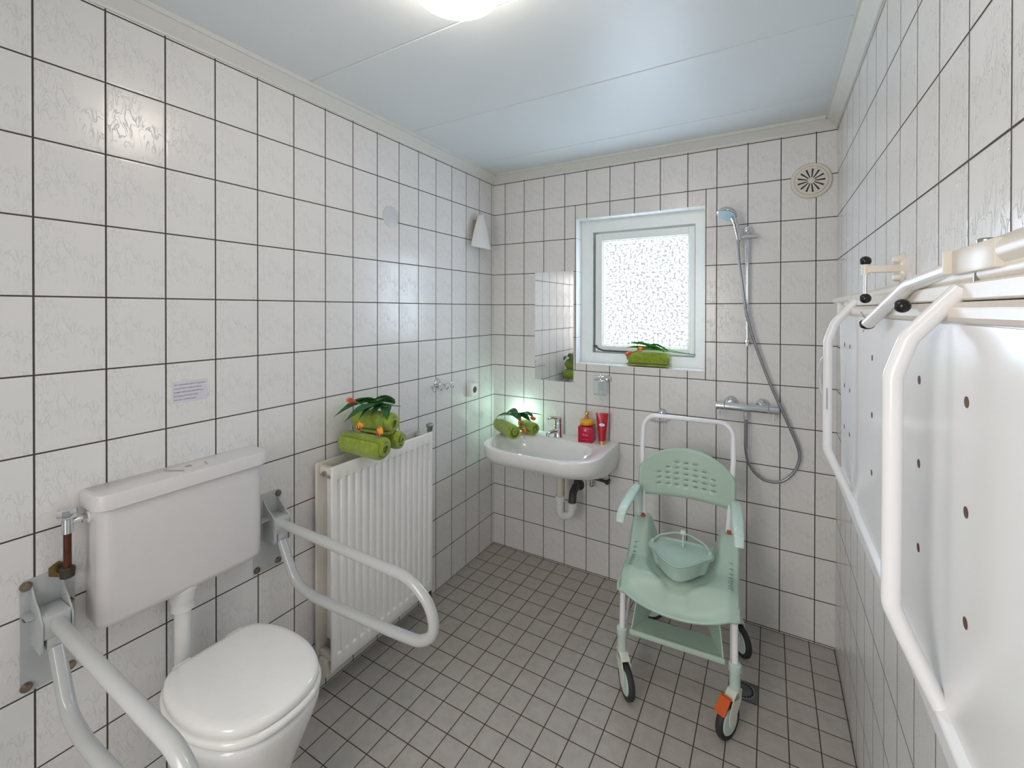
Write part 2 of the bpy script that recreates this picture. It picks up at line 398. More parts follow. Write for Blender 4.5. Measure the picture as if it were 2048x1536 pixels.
# ------------------------------------------------------------------ things on the left wall
# cistern
ci = thing('toilet_cistern', 'white plastic cistern mounted on the left wall above the toilet', 'cistern', (.05, -1.95, .765))
b = MB(); y0, y1 = -2.182, -1.722
b.faces_from_rings([[(p[0], p[1], z) for p in rr(.0 if z > .8 else 0, .104-dx, y0+dy, y1-dy, [.034, .004, .004, .034])] for z, dx, dy in
                    ((.762, .016, .010), (.770, .006, .004), (.785, 0, 0), (1.105, 0, 0))])
b.build('cistern_body', 'plastic', ci)
b = MB(); y0, y1 = -2.195, -1.706
b.faces_from_rings([[(p[0], p[1], z) for p in rr(.0, .118-d, y0+d, y1-d, [.038, .004, .004, .038])] for z, d in
                    ((1.100, .004), (1.103, 0), (1.140, 0), (1.1455, .003), (1.147, .009))])
lid = b.build('cistern_lid', 'plastic', ci)
b = MB(); b.prism([(.032, -2.000), (.10, -1.965), (.085, -1.905), (.030, -1.945)], .0025, 'xy', 1.1462)
bt = b.build('flush_button', 'plastic', ci)
b = MB()
b.lathe([(0, 0), (.010, 0), (.010, .0012), (0, .0012)], (.055, -1.945, 1.1485), n=16)
b.build('button_marking', 'tan', bt)
MB().tube([(.034, -2.004, 1.1488), (.088, -1.972, 1.1488)], .0012, 6).build('button_groove', 'tan', bt); MB().tube([(.050, -1.893, 1.1488), (.084, -1.903, 1.1488)], .0012, 6).build('button_groove', 'tan', bt)
b = MB(); b.tube([(.055, -1.962, .78), (.055, -1.962, .50), (.06, -1.955, .43), (.12, -1.93, .40), (.17, -1.92, .395)], .0235, 20, round_=.05)
b.build('flush_pipe', 'pvc_white', ci)
b = MB(); b.lathe([(.026, 0), (.033, .004), (.033, .03), (.036, .034), (.036, .075), (.024, .08)], (.055, -1.962, .690))
b.lathe([(.04, 0), (.044, .01), (.044, .03)], (.055, -1.962, .752)); b.build('pipe_collar', 'pvc_white', ci)

# water supply beside the cistern
ws = thing('water_supply_pipe', 'old copper supply pipe with chrome angle valve left of the cistern', 'pipe', (.04, -2.235, .95))
px, pyy = .045, -2.232
MB().cyl((px, pyy, .955), (px, pyy, 1.075), .0085).build('copper_pipe', 'copper', ws)
b = MB(); b.cyl((px, pyy, 1.052), (px, pyy, 1.094), .0125); b.lathe([(.013, 0), (.020, .004), (.0215, .010), (.0215, .02), (.019, .026), (0, .027)], (px, pyy, 1.090), n=8)
b.tube([(px, pyy, 1.078), (px, pyy+.036, 1.080)], .0085); b.lathe([(.0095, 0), (.0115, .002), (.0115, .016), (.0095, .018)], (px, pyy+.027, 1.0795), 'y', n=6)
b.build('angle_valve', 'chrome', ws)
MB().lathe([(.014, 0), (.016, .002), (.016, .010), (.013, .012)], (px, pyy+.040, 1.0795), 'y').build('inlet_nut', 'pvc_white', ws)
b = MB(); b.lathe([(.011, 0), (.016, .003), (.016, .026), (.012, .030)], (px, pyy, .930), n=8); b.tube([(px, pyy, .945), (.0, pyy-.006, .945)], .010)
b.build('pipe_elbow', 'dark_metal', ws)
b = MB(); b.lathe([(.020, 0), (.022, .003), (.020, .012), (.012, .014)], (.0005, pyy-.008, .945), 'x', n=6); b.build('wall_nut', 'brass', ws)

# fold-down grab rails
def grab_rail(yc, yt, label, near):
    g = thing('grab_rail', label, 'grab rail', (0, yc, .665), group='folding grab rails beside the toilet')
    plate = MB(); plate.faces_from_rings([[(x, p[0], p[1]) for p in rr(yc-.053, yc+.053, .648, .945, .012, 4)] for x in (.0005, .004)])
    plate.build('wall_plate', 'plate_grey', g)
    zt = .838
    for s in (-1, 1):
        yy = yt + s*.029
        fl = MB(); fl.prism([(.004, .925), (.018, .908), (.034, .893), (.055, .882), (.078, .862), (.088, .850), (.088, .785), (.078, .770), (.004, .770)], .004, 'xz', yy-.002)
        fl.build('bracket_flange', 'plate_grey', g)
        sc_ = MB(); sc_.lathe([(.0125, 0), (.0125, .003), (.009, .0085), (0, .010)], (.0045, yc+s*.043, .930), 'x', n=16); 
        sc_.build('bolt', 'bolt', g)
        sc_ = MB(); sc_.lathe([(.0125, 0), (.0125, .003), (.009, .0085), (0, .010)], (.0045, yc+s*.043, .664), 'x', n=16); sc_.build('bolt', 'bolt', g)
        sc_ = MB(); sc_.lathe([(.010, 0), (.010, .003), (.007, .007), (0, .008)], (.0045, yc+s*.040, .845), 'x', n=16); sc_.build('bolt', 'bolt', g)
    gs = MB(); gs.box(.004, .050, yc-.052, yt-.031, .857, .860); gs.build('gusset', 'plate_grey', g, smooth=False)
    hb = MB(); hb.box(.006, .086, yt-.0265, yt+.0265, .806, .865, .003); hb.box(.03, .084, yt-.02, yt+.02, .775, .806, .002); hb.build('hinge_block', 'rail_grey', g)
    tb = MB()
    P = [(.078, yt, zt), (.735, yt, zt-.012), (.815, yt, zt-.070), (.835, yt, zt-.150), (.775, yt, zt-.195), (.650, yt, zt-.205), (.275, yt, zt-.222), (.165, yt, zt-.205), (.075, yt, zt-.065)]
    tb.tube(P, .0168, 20, round_=[.16, .10, .075, .10, .12, .12, .10], rs=8)
    tb.build('rail_tube', 'rail_grey', g)
    return g
grab_rail(-2.259, -2.262, 'light grey folding grab rail on the left wall below the copper pipe, nearest the camera', True)
grab_rail(-1.650, -1.637, 'light grey folding grab rail between the cistern and the radiator', False)

# toilet
to = thing('toilet', 'white ceramic toilet with closed lid standing below the cistern', 'toilet', (.33, -1.915, 0))
LID = [(.128, -.100), (.128, -.06), (.128, 0), (.128, .06), (.128, .100), (.140, .125), (.165, .145), (.225, .168), (.305, .178), (.380, .174), (.445, .157), (.500, .127), (.535, .083), (.549, .030), (.550, 0)]
def smooth_outline(half, n=72):
    pts = half + [(x, -y) for x, y in reversed(half[5:-1])]
    pts = pts  # closed
    P = [Vector((x, y, 0)) for x, y in pts]; out = []
    L = [0]
    for i in range(len(P)): L.append(L[-1] + (P[(i+1) % len(P)]-P[i]).length)
    for k in range(n):
        d = L[-1]*k/n; i = max(j for j in range(len(P)) if L[j] <= d); f = (d-L[i])/(L[i+1]-L[i]+1e-9)
        p0, p1, p2, p3 = P[i-1], P[i], P[(i+1) % len(P)], P[(i+2) % len(P)]
        out.append(.5*((2*p1) + (p2-p0)*f + (2*p0-5*p1+4*p2-p3)*f*f + (3*p1-p0-3*p2+p3)*f**3))
    return [(p.x, p.y) for p in out]
OL = smooth_outline(LID)
cx, cyt = .335, -1.915
def ring(s, z, dx=0, sx=None): 
    sx = s if sx is None else sx
    return [((x-cx)*sx+cx+dx, y*s+cyt, z) for x, y in OL]
b = MB(); b.faces_from_rings([ring(.985, .546), ring(1.0, .549), ring(1.0, .560), ring(.985, .568), ring(.955, .573), ring(.86, .576), ring(.4, .578)])
b.build('toilet_lid', 'seat_white', to, angle=60)
b = MB(); b.faces_from_rings([ring(.93, .516), ring(1.0, .519), ring(1.035, .527), ring(1.035, .537), ring(1.0, .5435), ring(.9, .544)])
b.build('toilet_seat', 'seat_white', to, angle=60)
b = MB()
b.faces_from_rings([ring(.62, .0, -.03, .78), ring(.62, .02, -.03, .78), ring(.56, .05, -.03, .70), ring(.52, .14, -.03, .64), ring(.56, .24, -.025, .68), ring(.70, .33, -.015, .80),
                    ring(.86, .41, -.005, .90), ring(.97, .47, 0, .985), ring(1.01, .495, 0, 1.01), ring(1.01, .508, 0, 1.01), ring(.97, .515, 0, .97)])
b.build('toilet_bowl', 'ceramic', to, angle=60)
b = MB(); b.box(.10, .20, cyt-.07, cyt+.07, .36, .50, .03, 3); b.cyl((.075, cyt, .40), (.16, cyt, .40), .04); b.build('bowl_back', 'ceramic', to)
for s in (-1, 1): MB().cyl((.122, cyt+s*.055, .552), (.122, cyt+s*.10, .552), .012).build('hinge', 'seat_white', to)

# radiator
ra = thing('radiator', 'white double panel radiator standing at the left wall', 'radiator', (.08, -1.14, .0))
y0, y1, z0, z1 = -1.458, -.818, .155, 1.008
def rad_fn(xf):
    nch = 15
    def f(u, v):
        y = y0 + u*(y1-y0); z = z0 + v*(z1-z0)
        ph = (y-(y0+.02))/((y1-y0-.04)/nch); t = ph-math.floor(ph)
        inside = 0 <= ph <= nch
        c = .5-.5*math.cos(2*PI*t) if inside else 0
        g = sm(.30, .75, c) * sm(z0+.055, z0+.066, z) * (1-sm(z1-.066, z1-.055, z))
        x = xf - .007*g
        e = min(y-y0, y1-y, z-z0, z1-z)
        if e < .008: x -= .006*(1-e/.008)**2
        return (x, y, z)
    return f
zs = sorted(set([0, .004, .008, 1, .996, .992] + [(.055+i*.0022)/(z1-z0) for i in range(6)] + [1-(.055+i*.0022)/(z1-z0) for i in range(6)] + [.2, .4, .6, .8]))
def irr_grid(mb, fn, us, vs):
    rings = [[Vector(fn(u, v)) for u in us] for v in vs]; return mb.faces_from_rings(rings, closed=False)
us = sorted(set([0, .004, .008, .996, .992] + [i/288 for i in range(289)]))
b = irr_grid(MB(), rad_fn(.134), us, zs); b.build('front_panel', 'enamel', ra, solid=.012, angle=30)
b = MB(); b.faces_from_rings([[(x, p[0], p[1]) for p in rr(y0+.002, y1-.002, z0, z1-.002, .012, 4)] for x in (.026, .029, .038, .041)])
b.build('back_panel', 'old_enamel', ra)
for yy in (y0+.01, y1-.04):
    MB().box(.041, .121, yy, yy+.03, .965, .995, .006).build('manifold', 'old_enamel', ra); MB().box(.041, .121, yy, yy+.03, .185, .215, .006).build('manifold', 'old_enamel', ra)
for yy in (y0+.19, y1-.12): MB().box(.02, .05, yy, yy+.02, .99, 1.010, .004).build('wall_clip', 'old_enamel', ra)
b = MB()
for i in range(26): yy = y0+.05+i*(y1-y0-.1)/25; b.box(.0415, .12, yy-.001, yy+.001, .24, .93)
b.build('convector_fins', 'enamel', ra, smooth=False)
b = MB(); b.lathe([(.010, 0), (.010, .012), (.006, .013), (0, .013)], (.082, y0+.010, .972), direction=(0, -1, 0), n=6); b.build('air_vent', 'satin', ra)
b = MB(); b.box(.045, .10, y0+.0, y0+.06, .115, .19, .01); b.tube([(.075, y0+.03, .13), (.03, y0+.01, .10), (.002, y0+.0, .09)], .012); b.build('lower_valve', 'old_enamel', ra)
b = MB(); vx, vy = .092, -.795
b.tube([(vx, y1-.03, .975), (vx, vy, .975)], .009); b.lathe([(.013, 0), (.014, .02), (.016, .05), (.021, .056), (.021, .066), (.018, .070), (0, .070)], (vx, vy, .968), n=14)
b.build('radiator_valve', 'satin', ra)
b = MB(); b.cyl((vx, vy, .97), (vx, vy, .10), .0065, 12); b.cyl((vx, vy, .17), (vx, vy, .002), .009, 12); b.lathe([(.020, 0), (.020, .006), (.010, .012)], (vx, vy, .0), n=16)
b.build('riser_pipe', 'dark_metal', ra)

# rolled towels
def towel(name, label, a, b_, r, seed, turns=3.0, group=None, flap=0.0, squash=1.0, start=0.0, m='towel'):
    """rolled towel from end point a to end point b_"""
    A = Vector(a); B = Vector(b_); ax = (B-A); Ln = ax.length; ax.normalize()
    up = (Vector((0, 0, 1)) - ax*ax.z).normalized(); sd = ax.cross(up)
    rnd = random.Random(seed); th = (r-.005)/turns*.74
    ns = int(turns*30); nl = 22
    def spiral(t, inner):   # t 0..1
        a_ = 2*PI*turns*t + start
        rr_ = .006 + (r-.006)*t
        if inner: rr_ -= th
        rr_ = max(rr_, .002)
        return a_, rr_
    rings = []
    for k in range(nl+1):
        f = k/nl; s = f*Ln
        endr = 1 - .10*(1-min(1, min(f, 1-f)/.10))**2
        off = Vector((0, 0, 0)); ring_ = []
        prof = [(i/ns, False) for i in range(ns+1)] + [(i/ns, True) for i in range(ns, int(ns*.08), -1)]
        for t, inner in prof:
            a_, q = spiral(t, inner)
            tele = .008*math.sin(t*9+seed) * (1 if f > .5 else -1) * (abs(f-.5)*2)**3
            w = 1 + .035*noise.noise(Vector((math.cos(a_)*1.3+seed, math.sin(a_)*1.3, s*14)))
            w *= 1 + .03*noise.noise(Vector((math.cos(a_)*4+seed, math.sin(a_)*4, s*45)))
            x, z = math.cos(a_)*q*w*endr, math.sin(a_)*q*w*endr*squash
            if z < -r*.88*squash: z = -r*.88*squash
            ring_.append(A + ax*(s+tele) + sd*x + up*z)
        rings.append(ring_)
    mb = MB(); mb.faces_from_rings(rings)
    o = mb.build(name, m, None, angle=80)
    # origin at the roll's resting point
    c = (A+B)/2 - Vector((0, 0, r*.88*squash)); o.data.transform(Matrix.Translation(-c)); o.location = c
    return tag(o, label, 'towel', group)
RT = 'rolled towels on the radiator'
towel('rolled_towel', 'lime green rolled towel resting on the radiator, nearest the toilet', (.030, -1.305, 1.070), (.250, -1.272, 1.056), .059, 3, 3.0, RT, start=.6)
towel('rolled_towel', 'lime green rolled towel resting on the radiator, nearest the window wall', (.035, -1.185, 1.064), (.232, -1.158, 1.064), .050, 5, 2.8, RT, start=2.4)
towel('rolled_towel', 'lime green rolled towel on top of the two others on the radiator', (.036, -1.245, 1.154), (.236, -1.207, 1.150), .054, 9, 2.9, RT, start=-.4)
towel('rolled_towel', 'lime green rolled towel lying diagonally on the washbasin, larger and in front', (.150, -.160, .905), (.338, -.290, .905), .051, 12, 3.0, 'rolled towels on the washbasin', start=1.0)
towel('rolled_towel', 'lime green rolled towel tucked behind the front one on the washbasin, towards the tap', (.268, -.070, .903), (.402, -.152, .903), .046, 14, 2.6, 'rolled towels on the washbasin', start=2.0)
towel('rolled_towel', 'lime green rolled towel lying on the window sill', (.948, .036, 1.368), (1.182, .042, 1.368), .049, 17, 2.6, None, start=1.5)

# tulips
def blade(mb, base, tip, width, lift, twist=0, n=14):
    A = Vector(base); B = Vector(tip); d = B-A; L_ = d.length; dn = d.normalized()
    side = dn.cross(Vector((0, 0, 1))); side.normalize(); up = side.cross(dn)
    side = Matrix.Rotation(twist, 3, dn) @ side; up = Matrix.Rotation(twist, 3, dn) @ up
    rings = []
    for i in range(n+1):
        t = i/n; w = 1.8*width*(math.sin(PI*min(1, t*.82+.12))**.8)*(1-t**5)+.0004
        c = A + d*t + Vector((0, 0, 1))*lift*math.sin(PI*t)
        row = [c + side*w*s + up*(abs(s)**2)*w*.45 for s in (-1, -.5, 0, .5, 1)]
        row += [p - up*.0009 for p in reversed(row)]
        rings.append(row)
    mb.faces_from_rings(rings)
def tulip(label, group, stem_pts, leaves, bud_len=.044, bud_r=.0135, m_leaf='leaf'):
    """stem_pts runs from the cut end to the blossom; leaves: (base, tip, width, lift, twist)"""
    base = stem_pts[0]
    t = thing('tulip', label, 'flower', base, group)
    P = [Vector(p) for p in stem_pts]
    # smooth path
    Q = []
    for i in range(len(P)-1):
        p0 = P[max(i-1, 0)]; p1 = P[i]; p2 = P[i+1]; p3 = P[min(i+2, len(P)-1)]
        for k in range(6):
            f = k/6; Q.append(.5*((2*p1)+(p2-p0)*f+(2*p0-5*p1+4*p2-p3)*f*f+(3*p1-p0-3*p2+p3)*f**3))
    Q.append(P[-1])
    MB().tube(Q, .0026, 8).build('stem', 'stem', t)
    for lf in leaves:
        b = MB(); blade(b, *lf); b.build('leaf', m_leaf, t, angle=70)
    d = (Q[-1]-Q[-3]).normalized(); b = MB(); c = Q[-1]-d*.002
    q = Vector((0, 0, 1)).rotation_difference(d)
    for k in range(6):
        a = k*PI/3; rad = bud_r*(1 if k % 2 else .92); rings = []
        for i in range(9):
            h = i/8; rr_ = rad*math.sin(PI*(h*.78+.10))**.75; wd_ = .95*(1-h**2.5)+.06
            rings.append([c + q @ Vector((rr_*math.cos(a+s*wd_*.75), rr_*math.sin(a+s*wd_*.75), h*bud_len)) for s in (-1, -.5, 0, .5, 1)] +
                         [c + q @ Vector(((rr_-.0012)*math.cos(a+s*wd_*.75), (rr_-.0012)*math.sin(a+s*wd_*.75), h*bud_len)) for s in (1, .5, 0, -.5, -1)])
        b.faces_from_rings(rings)
    b.sphere(c+d*bud_len*.45, bud_r*.72, 1, 1, 1.4, 12)
    b.build('blossom', 'petal', t, angle=60)
    return t
G1 = 'tulips on the radiator towels'
tulip('tulip with red and yellow bud pointing up at the wall side of the radiator towels', G1,
      [(.10, -1.10, 1.200), (.10, -1.17, 1.219), (.10, -1.235, 1.222), (.09, -1.275, 1.236), (.085, -1.298, 1.246)],
      [((.10, -1.17, 1.215), (.065, -1.30, 1.238), .013, .018, .2), ((.115, -1.15, 1.212), (.055, -1.385, 1.193), .013, .035, -.3), ((.09, -1.06, 1.208), (.07, -1.22, 1.216), .012, .022, .4)])
tulip('tulip with red and yellow bud hanging at the toilet end of the radiator towels', G1,
      [(.16, -1.09, 1.196), (.15, -1.18, 1.216), (.155, -1.25, 1.216), (.165, -1.315, 1.195), (.18, -1.345, 1.176)],
      [((.15, -1.18, 1.216), (.165, -1.345, 1.187), .013, .022, .3), ((.15, -1.2, 1.216), (.14, -1.40, 1.185), .012, .022, -.2), ((.13, -1.10, 1.21), (.12, -1.245, 1.222), .013, .018, .1)], bud_r=.0145)
tulip('tulip with red and yellow bud drooping over the front of the radiator towels', G1,
      [(.13, -1.11, 1.204), (.16, -1.18, 1.215), (.185, -1.225, 1.211), (.215, -1.268, 1.178), (.225, -1.281, 1.148)],
      [((.17, -1.19, 1.214), (.235, -1.25, 1.172), .014, .018, .2), ((.15, -1.12, 1.212), (.10, -1.26, 1.226), .012, .012, 0), ((.16, -1.17, 1.214), (.19, -1.30, 1.196), .013, .014, .2)], bud_r=.015)
G2 = 'tulips on the washbasin towels'
tulip('tulip with red and yellow bud hanging between the two washbasin towels, the lowest bud', G2,
      [(.14, -.06, .945), (.22, -.11, .962), (.29, -.16, .958), (.345, -.19, .935), (.352, -.197, .915)],
      [((.20, -.10, .962), (.335, -.20, .942), .016, .014, 0), ((.19, -.10, .960), (.085, -.11, .925), .009, .012, 0)])
tulip('tulip with red and yellow bud in the middle of the washbasin towels', G2,
      [(.12, -.10, .945), (.20, -.13, .964), (.27, -.165, .968), (.325, -.195, .960), (.338, -.208, .955)],
      [((.19, -.12, .964), (.30, -.19, .958), .020, .018, .1), ((.17, -.11, .964), (.29, -.14, .972), .015, .018, .4)])
tulip('tulip with red and yellow bud nearest the tap on the washbasin towels', G2,
      [(.18, -.05, .952), (.26, -.08, .965), (.33, -.12, .968), (.372, -.14, .968)],
      [((.24, -.08, .962), (.40, -.14, .965), .015, .016, 0), ((.26, -.07, .962), (.44, -.12, .990), .006, .006, 0), ((.25, -.10, .962), (.38, -.155, .945), .012, .012, .3)])
G3 = 'tulips on the window towel'
tulip('tulip with orange bud hanging lowest at the left end of the window sill towel', G3,
      [(1.31, .045, 1.406), (1.22, .040, 1.414), (1.12, .04, 1.422), (1.03, .03, 1.420), (.975, .02, 1.402)],
      [((1.14, .04, 1.418), (.985, .04, 1.432), .013, .006, 0), ((1.16, .03, 1.412), (1.05, .03, 1.43), .015, .016, .2)], m_leaf='leaf2')
tulip('tulip with pinkish orange bud lying on top of the window sill towel', G3,
      [(1.33, .05, 1.403), (1.23, .05, 1.417), (1.13, .04, 1.430), (1.045, .03, 1.428)],
      [((1.12, .05, 1.425), (.935, .045, 1.455), .011, .012, .5), ((1.10, .04, 1.425), (.93, .05, 1.430), .010, .004, .4), ((1.18, .05, 1.417), (1.05, .05, 1.446), .013, .016, .2)], m_leaf='leaf2')

# small things on the left wall
b = thing('sticker', 'small white paper sticker with five lines of print on the left wall tiles', 'sticker', (0, -1.913, 1.386))
MB().box(.0004, .0012, -1.966, -1.862, 1.350, 1.421).build('label_sheet', 'paper', b, smooth=False)
lines = ['HET TOILETPAPIER ALLEEN TE GEBRUIKEN', 'VOOR HET TOILET, DOEKJES EN VERBAND', 'KUNNEN VERSTOPPING VEROORZAKEN', 'EN AANGESLOTEN OP HET RIOOL', 'DUS NIET DOORSPOELEN']
wds = [.094, .083, .087, .073, .066]
pb = MB()
for i, (tx, wl) in enumerate(zip(lines, wds)):
    cu = bpy.data.curves.new('t', 'FONT'); cu.body = tx; cu.size = .01
    to_ = bpy.data.objects.new('t', cu); COL.objects.link(to_); dg = bpy.context.evaluated_depsgraph_get(); dg.update()
    me = bpy.data.meshes.new_from_object(to_.evaluated_get(dg)); bpy.data.objects.remove(to_)
    xs = [v.co.x for v in me.vertices]; k = wl/(max(xs)-min(xs)); zt = 1.4075 - i*.0124
    for v in me.vertices:
        v.co = Vector((.00145, -1.963 + (v.co.x-min(xs))*k, zt + v.co.y*.52))
    pb.bm.from_mesh(me); bpy.data.meshes.remove(me)
pb.build('printed_text', 'ink', b, smooth=False)

b = MB(); b.lathe([(.055, 0), (.055, .002), (.050, .004), (0, .004)], (.0, -.995, 2.139), 'x', n=40)
tag(b.build('blank_cover', mat('cover_white', (.63, .63, .64), .3), None), 'round white blanking plate high on the left wall above the radiator', 'cover plate')

b = thing('hook_rack', 'small chrome rail with four hooks on the left wall beside the radiator', 'hook rack', (0, -.61, 1.225))
MB().lathe([(.028, 0), (.028, .004), (.022, .012), (.012, .018), (.012, .03), (0, .032)], (0, -.625, 1.228), 'x').build('mounting_disc', 'chrome', b)
q = MB(); q.tube([(.034, -.72, 1.222), (.034, -.53, 1.222)], .004, 10); q.build('hook_bar', 'chrome', b)
for yy in (-.705, -.655, -.595, -.545):
    q = MB(); q.tube([(.034, yy, 1.222), (.036, yy, 1.198), (.050, yy, 1.190), (.062, yy, 1.205)], .0032, 8, round_=.01); q.build('hook', 'chrome', b)

b = thing('power_socket', 'white round-edged power socket on the left wall near the corner', 'socket', (0, -.28, 1.142))
q = MB(); q.faces_from_rings([[(x, p[0], p[1]) for p in rr(-.325+d, -.243-d, 1.098+d, 1.182-d, .008, 4)] for x, d in ((.0005, 0), (.028, .001), (.032, .004))]); q.build('socket_cover', 'frame_white', b)
q = MB(); q.lathe([(.021, 0), (.021, .001), (0, .001)], (.032, -.284, 1.140), 'x'); q.build('socket_opening', 'hole', b)
q = MB(); q.lathe([(.025, .0), (.025, .003), (.021, .003), (.021, 0)], (.032, -.284, 1.140), 'x', cap=False); q.build('socket_ring', 'frame_white', b)

# wall sconce
b = thing('wall_sconce', 'white curved triangular glass wall lamp on the left wall in the corner', 'wall lamp', (0, -.2, 2.08))
def sc_fn(u, v):
    s = u*2-1; wdt = .004 + .108*(v**.62); yc = -.226; a = s*1.15
    y = yc + math.sin(a)/math.sin(1.15)*wdt*(.98) ; x = .018 + .060*(math.cos(a)-math.cos(1.15))/(1-math.cos(1.15))*(.35+.65*v) + .020
    z = 2.294 - v*(.225 - .012*(1-s*s)*-1) 
    return (x, y, z)
q = MB(); q.grid(sc_fn, 20, 20); q.build('glass_shade', 'opal', b, solid=.004)
q = MB(); q.box(0, .02, -.260, -.200, 2.10, 2.25, .004); q.box(.018, .034, -.240, -.220, 2.14, 2.17, .002); q.build('wall_bracket', 'wood', b)

# ------------------------------------------------------------------ back wall
# wash basin
wb_ = thing('washbasin', 'wide white ceramic washbasin on the back wall below the mirror', 'washbasin', (.535, -.25, .70))
bx0, bx1, byf = .168, .905, -.520
cxb, cyb = .533, -.30
NB = 96
outer = rr(bx0, bx1, byf, -.002, [.004, .004, .20, .20], 10)
def ray_poly(poly, c, ang):
    d = (math.cos(ang), math.sin(ang)); best = None
    for i in range(len(poly)):
        (xa, ya), (xb, yb) = poly[i], poly[(i+1) % len(poly)]
        ex, ey = xb-xa, yb-ya; den = d[0]*ey-d[1]*ex
        if abs(den) < 1e-12: continue
        t_ = ((xa-c[0])*ey-(ya-c[1])*ex)/den; s_ = ((xa-c[0])*d[1]-(ya-c[1])*d[0])/den
        if t_ > 0 and -1e-6 <= s_ <= 1+1e-6 and (best is None or t_ < best): best = t_
    return (c[0]+d[0]*best, c[1]+d[1]*best)
angs = [2*PI*k/NB for k in range(NB)]
for tx, ty in ((bx0, -.002), (bx1, -.002)):   # snap the nearest ray to each back corner
    aa = math.atan2(ty-cyb, tx-cxb) % (2*PI); k = min(range(NB), key=lambda i: abs(angs[i]-aa)); angs[k] = aa
OUT = [ray_poly(outer, (cxb, cyb), a) for a in angs]
def bowl(s, z, ex=2.6):
    return [(cxb+.298*s*math.copysign(abs(math.cos(a))**(2/ex), math.cos(a)), cyb-.010+.182*s*math.copysign(abs(math.sin(a))**(2/ex), math.sin(a)), z) for a in angs]
def outr(z, sx=1, sy=1, inset=0):
    r_ = []
    for x, y in OUT:
        dx, dy = x-cxb, y-cyb; l = math.hypot(dx, dy); x2, y2 = x-dx/l*inset, y-dy/l*inset
        if y > -.01: y2 = y
        r_.append((cxb+(x2-cxb)*sx, y2*sy, z))
    return r_
b = MB()
RZ = .855
rings = [bowl(.08, .722), bowl(.30, .726), bowl(.55, .738), bowl(.75, .760), bowl(.88, .79), bowl(.955, .825), bowl(.99, .846), bowl(1.02, .8535)]
rings += [outr(RZ, inset=.010), outr(.853, inset=.003), outr(.846, inset=0), outr(.80, 1, .99), outr(.775, 1, .96), outr(.755, .995, .905), outr(.735, .985, .81), outr(.715, .975, .66), outr(.700, .955, .45), outr(.690, .90, .25), outr(.686, .6, .12)]
b.faces_from_rings(rings); b.build('basin_body', 'ceramic', wb_, angle=75)
b = MB(); b.lathe([(.022, 0), (.022, .003), (.014, .004), (0, .002)], (cxb, cyb, .7225)); b.build('drain_fitting', 'chrome', wb_)
b = MB(); b.sphere((.515, -.26, .690), .022, 1, 1, .9); b.build('overflow_boss', 'ceramic', wb_)

tp = thing('basin_tap', 'chrome single-lever mixer tap on the washbasin', 'tap', (.536, -.085, .8545))
b = MB(); b.lathe([(.028, 0), (.029, .004), (.026, .010), (.0245, .05), (.0245, .088), (.023, .094)], (.536, -.085, .854)); b.build('tap_body', 'chrome', tp)
b = MB(); b.tube([(.533, -.095, .893), (.516, -.165, .900), (.512, -.185, .893)], [.015, .0115], 16); b.cyl((.512, -.183, .899), (.511, -.185, .878), .012); b.build('spout', 'chrome', tp)
b = MB(); b.lathe([(.024, 0), (.0245, .015), (.022, .032), (.0, .036)], (.536, -.085, .949)); b.tube([(.535, -.09, .973), (.520, -.150, .990), (.512, -.178, .985)], [.013, .0055], 14); b.build('lever', 'chrome', tp)

tr = thing('waste_trap', 'cream plastic waste pipe with bend under the washbasin', 'waste pipe', (.61, -.2, .42))
b = MB(); b.tube([(.603, -.205, .70), (.603, -.205, .50)], .0215, 20); b.build('down_pipe', 'pvc', tr)
b = MB(); b.tube([(.603, -.205, .535), (.603, -.205, .418), (.658, -.165, .418), (.664, -.16, .475)], .0245, 20, round_=.03); b.lathe([(.029, 0), (.029, .035), (.024, .036)], (.603, -.205, .505)); b.lathe([(.029, 0), (.029, .032), (.024, .033)], (.664, -.16, .462)); b.build('u_bend', 'pvc_white', tr)
b = MB(); b.tube([(.664, -.16, .485), (.662, -.145, .545), (.650, -.075, .555), (.645, .0, .548)], .0235, 20, round_=.04); b.lathe([(.036, 0), (.036, .005), (.03, .012)], (.645, -.001, .548), direction=(0, -1, 0)); b.build('rubber_elbow', 'darkgrey', tr)
sv = thing('stop_valve', 'dark brass stop valve and pipe stubs under the right half of the washbasin', 'valve', (.74, -.05, .62))
b = MB(); b.tube([(.70, -.04, .63), (.735, -.045, .625), (.842, -.04, .612)], .009, 12); b.lathe([(.012, 0), (.015, .003), (.015, .014), (.010, .016)], (.842, -.052, .612), 'y', n=6); b.build('valve_body', 'dark_metal', sv)
b = MB(); b.cyl((.748, -.045, .628), (.748, -.052, .585), .011); b.sphere((.748, -.052, .580), .012); b.build('valve_handle', 'satin', sv)
MB().tube([(.672, -.03, .68), (.672, -.03, .638), (.70, -.04, .63)], .006, 10, round_=.01).build('stub_pipe', 'dark_metal', sv); MB().tube([(.842, -.04, .612), (.842, .0, .612)], .008, 10).build('stub_pipe', 'dark_metal', sv)

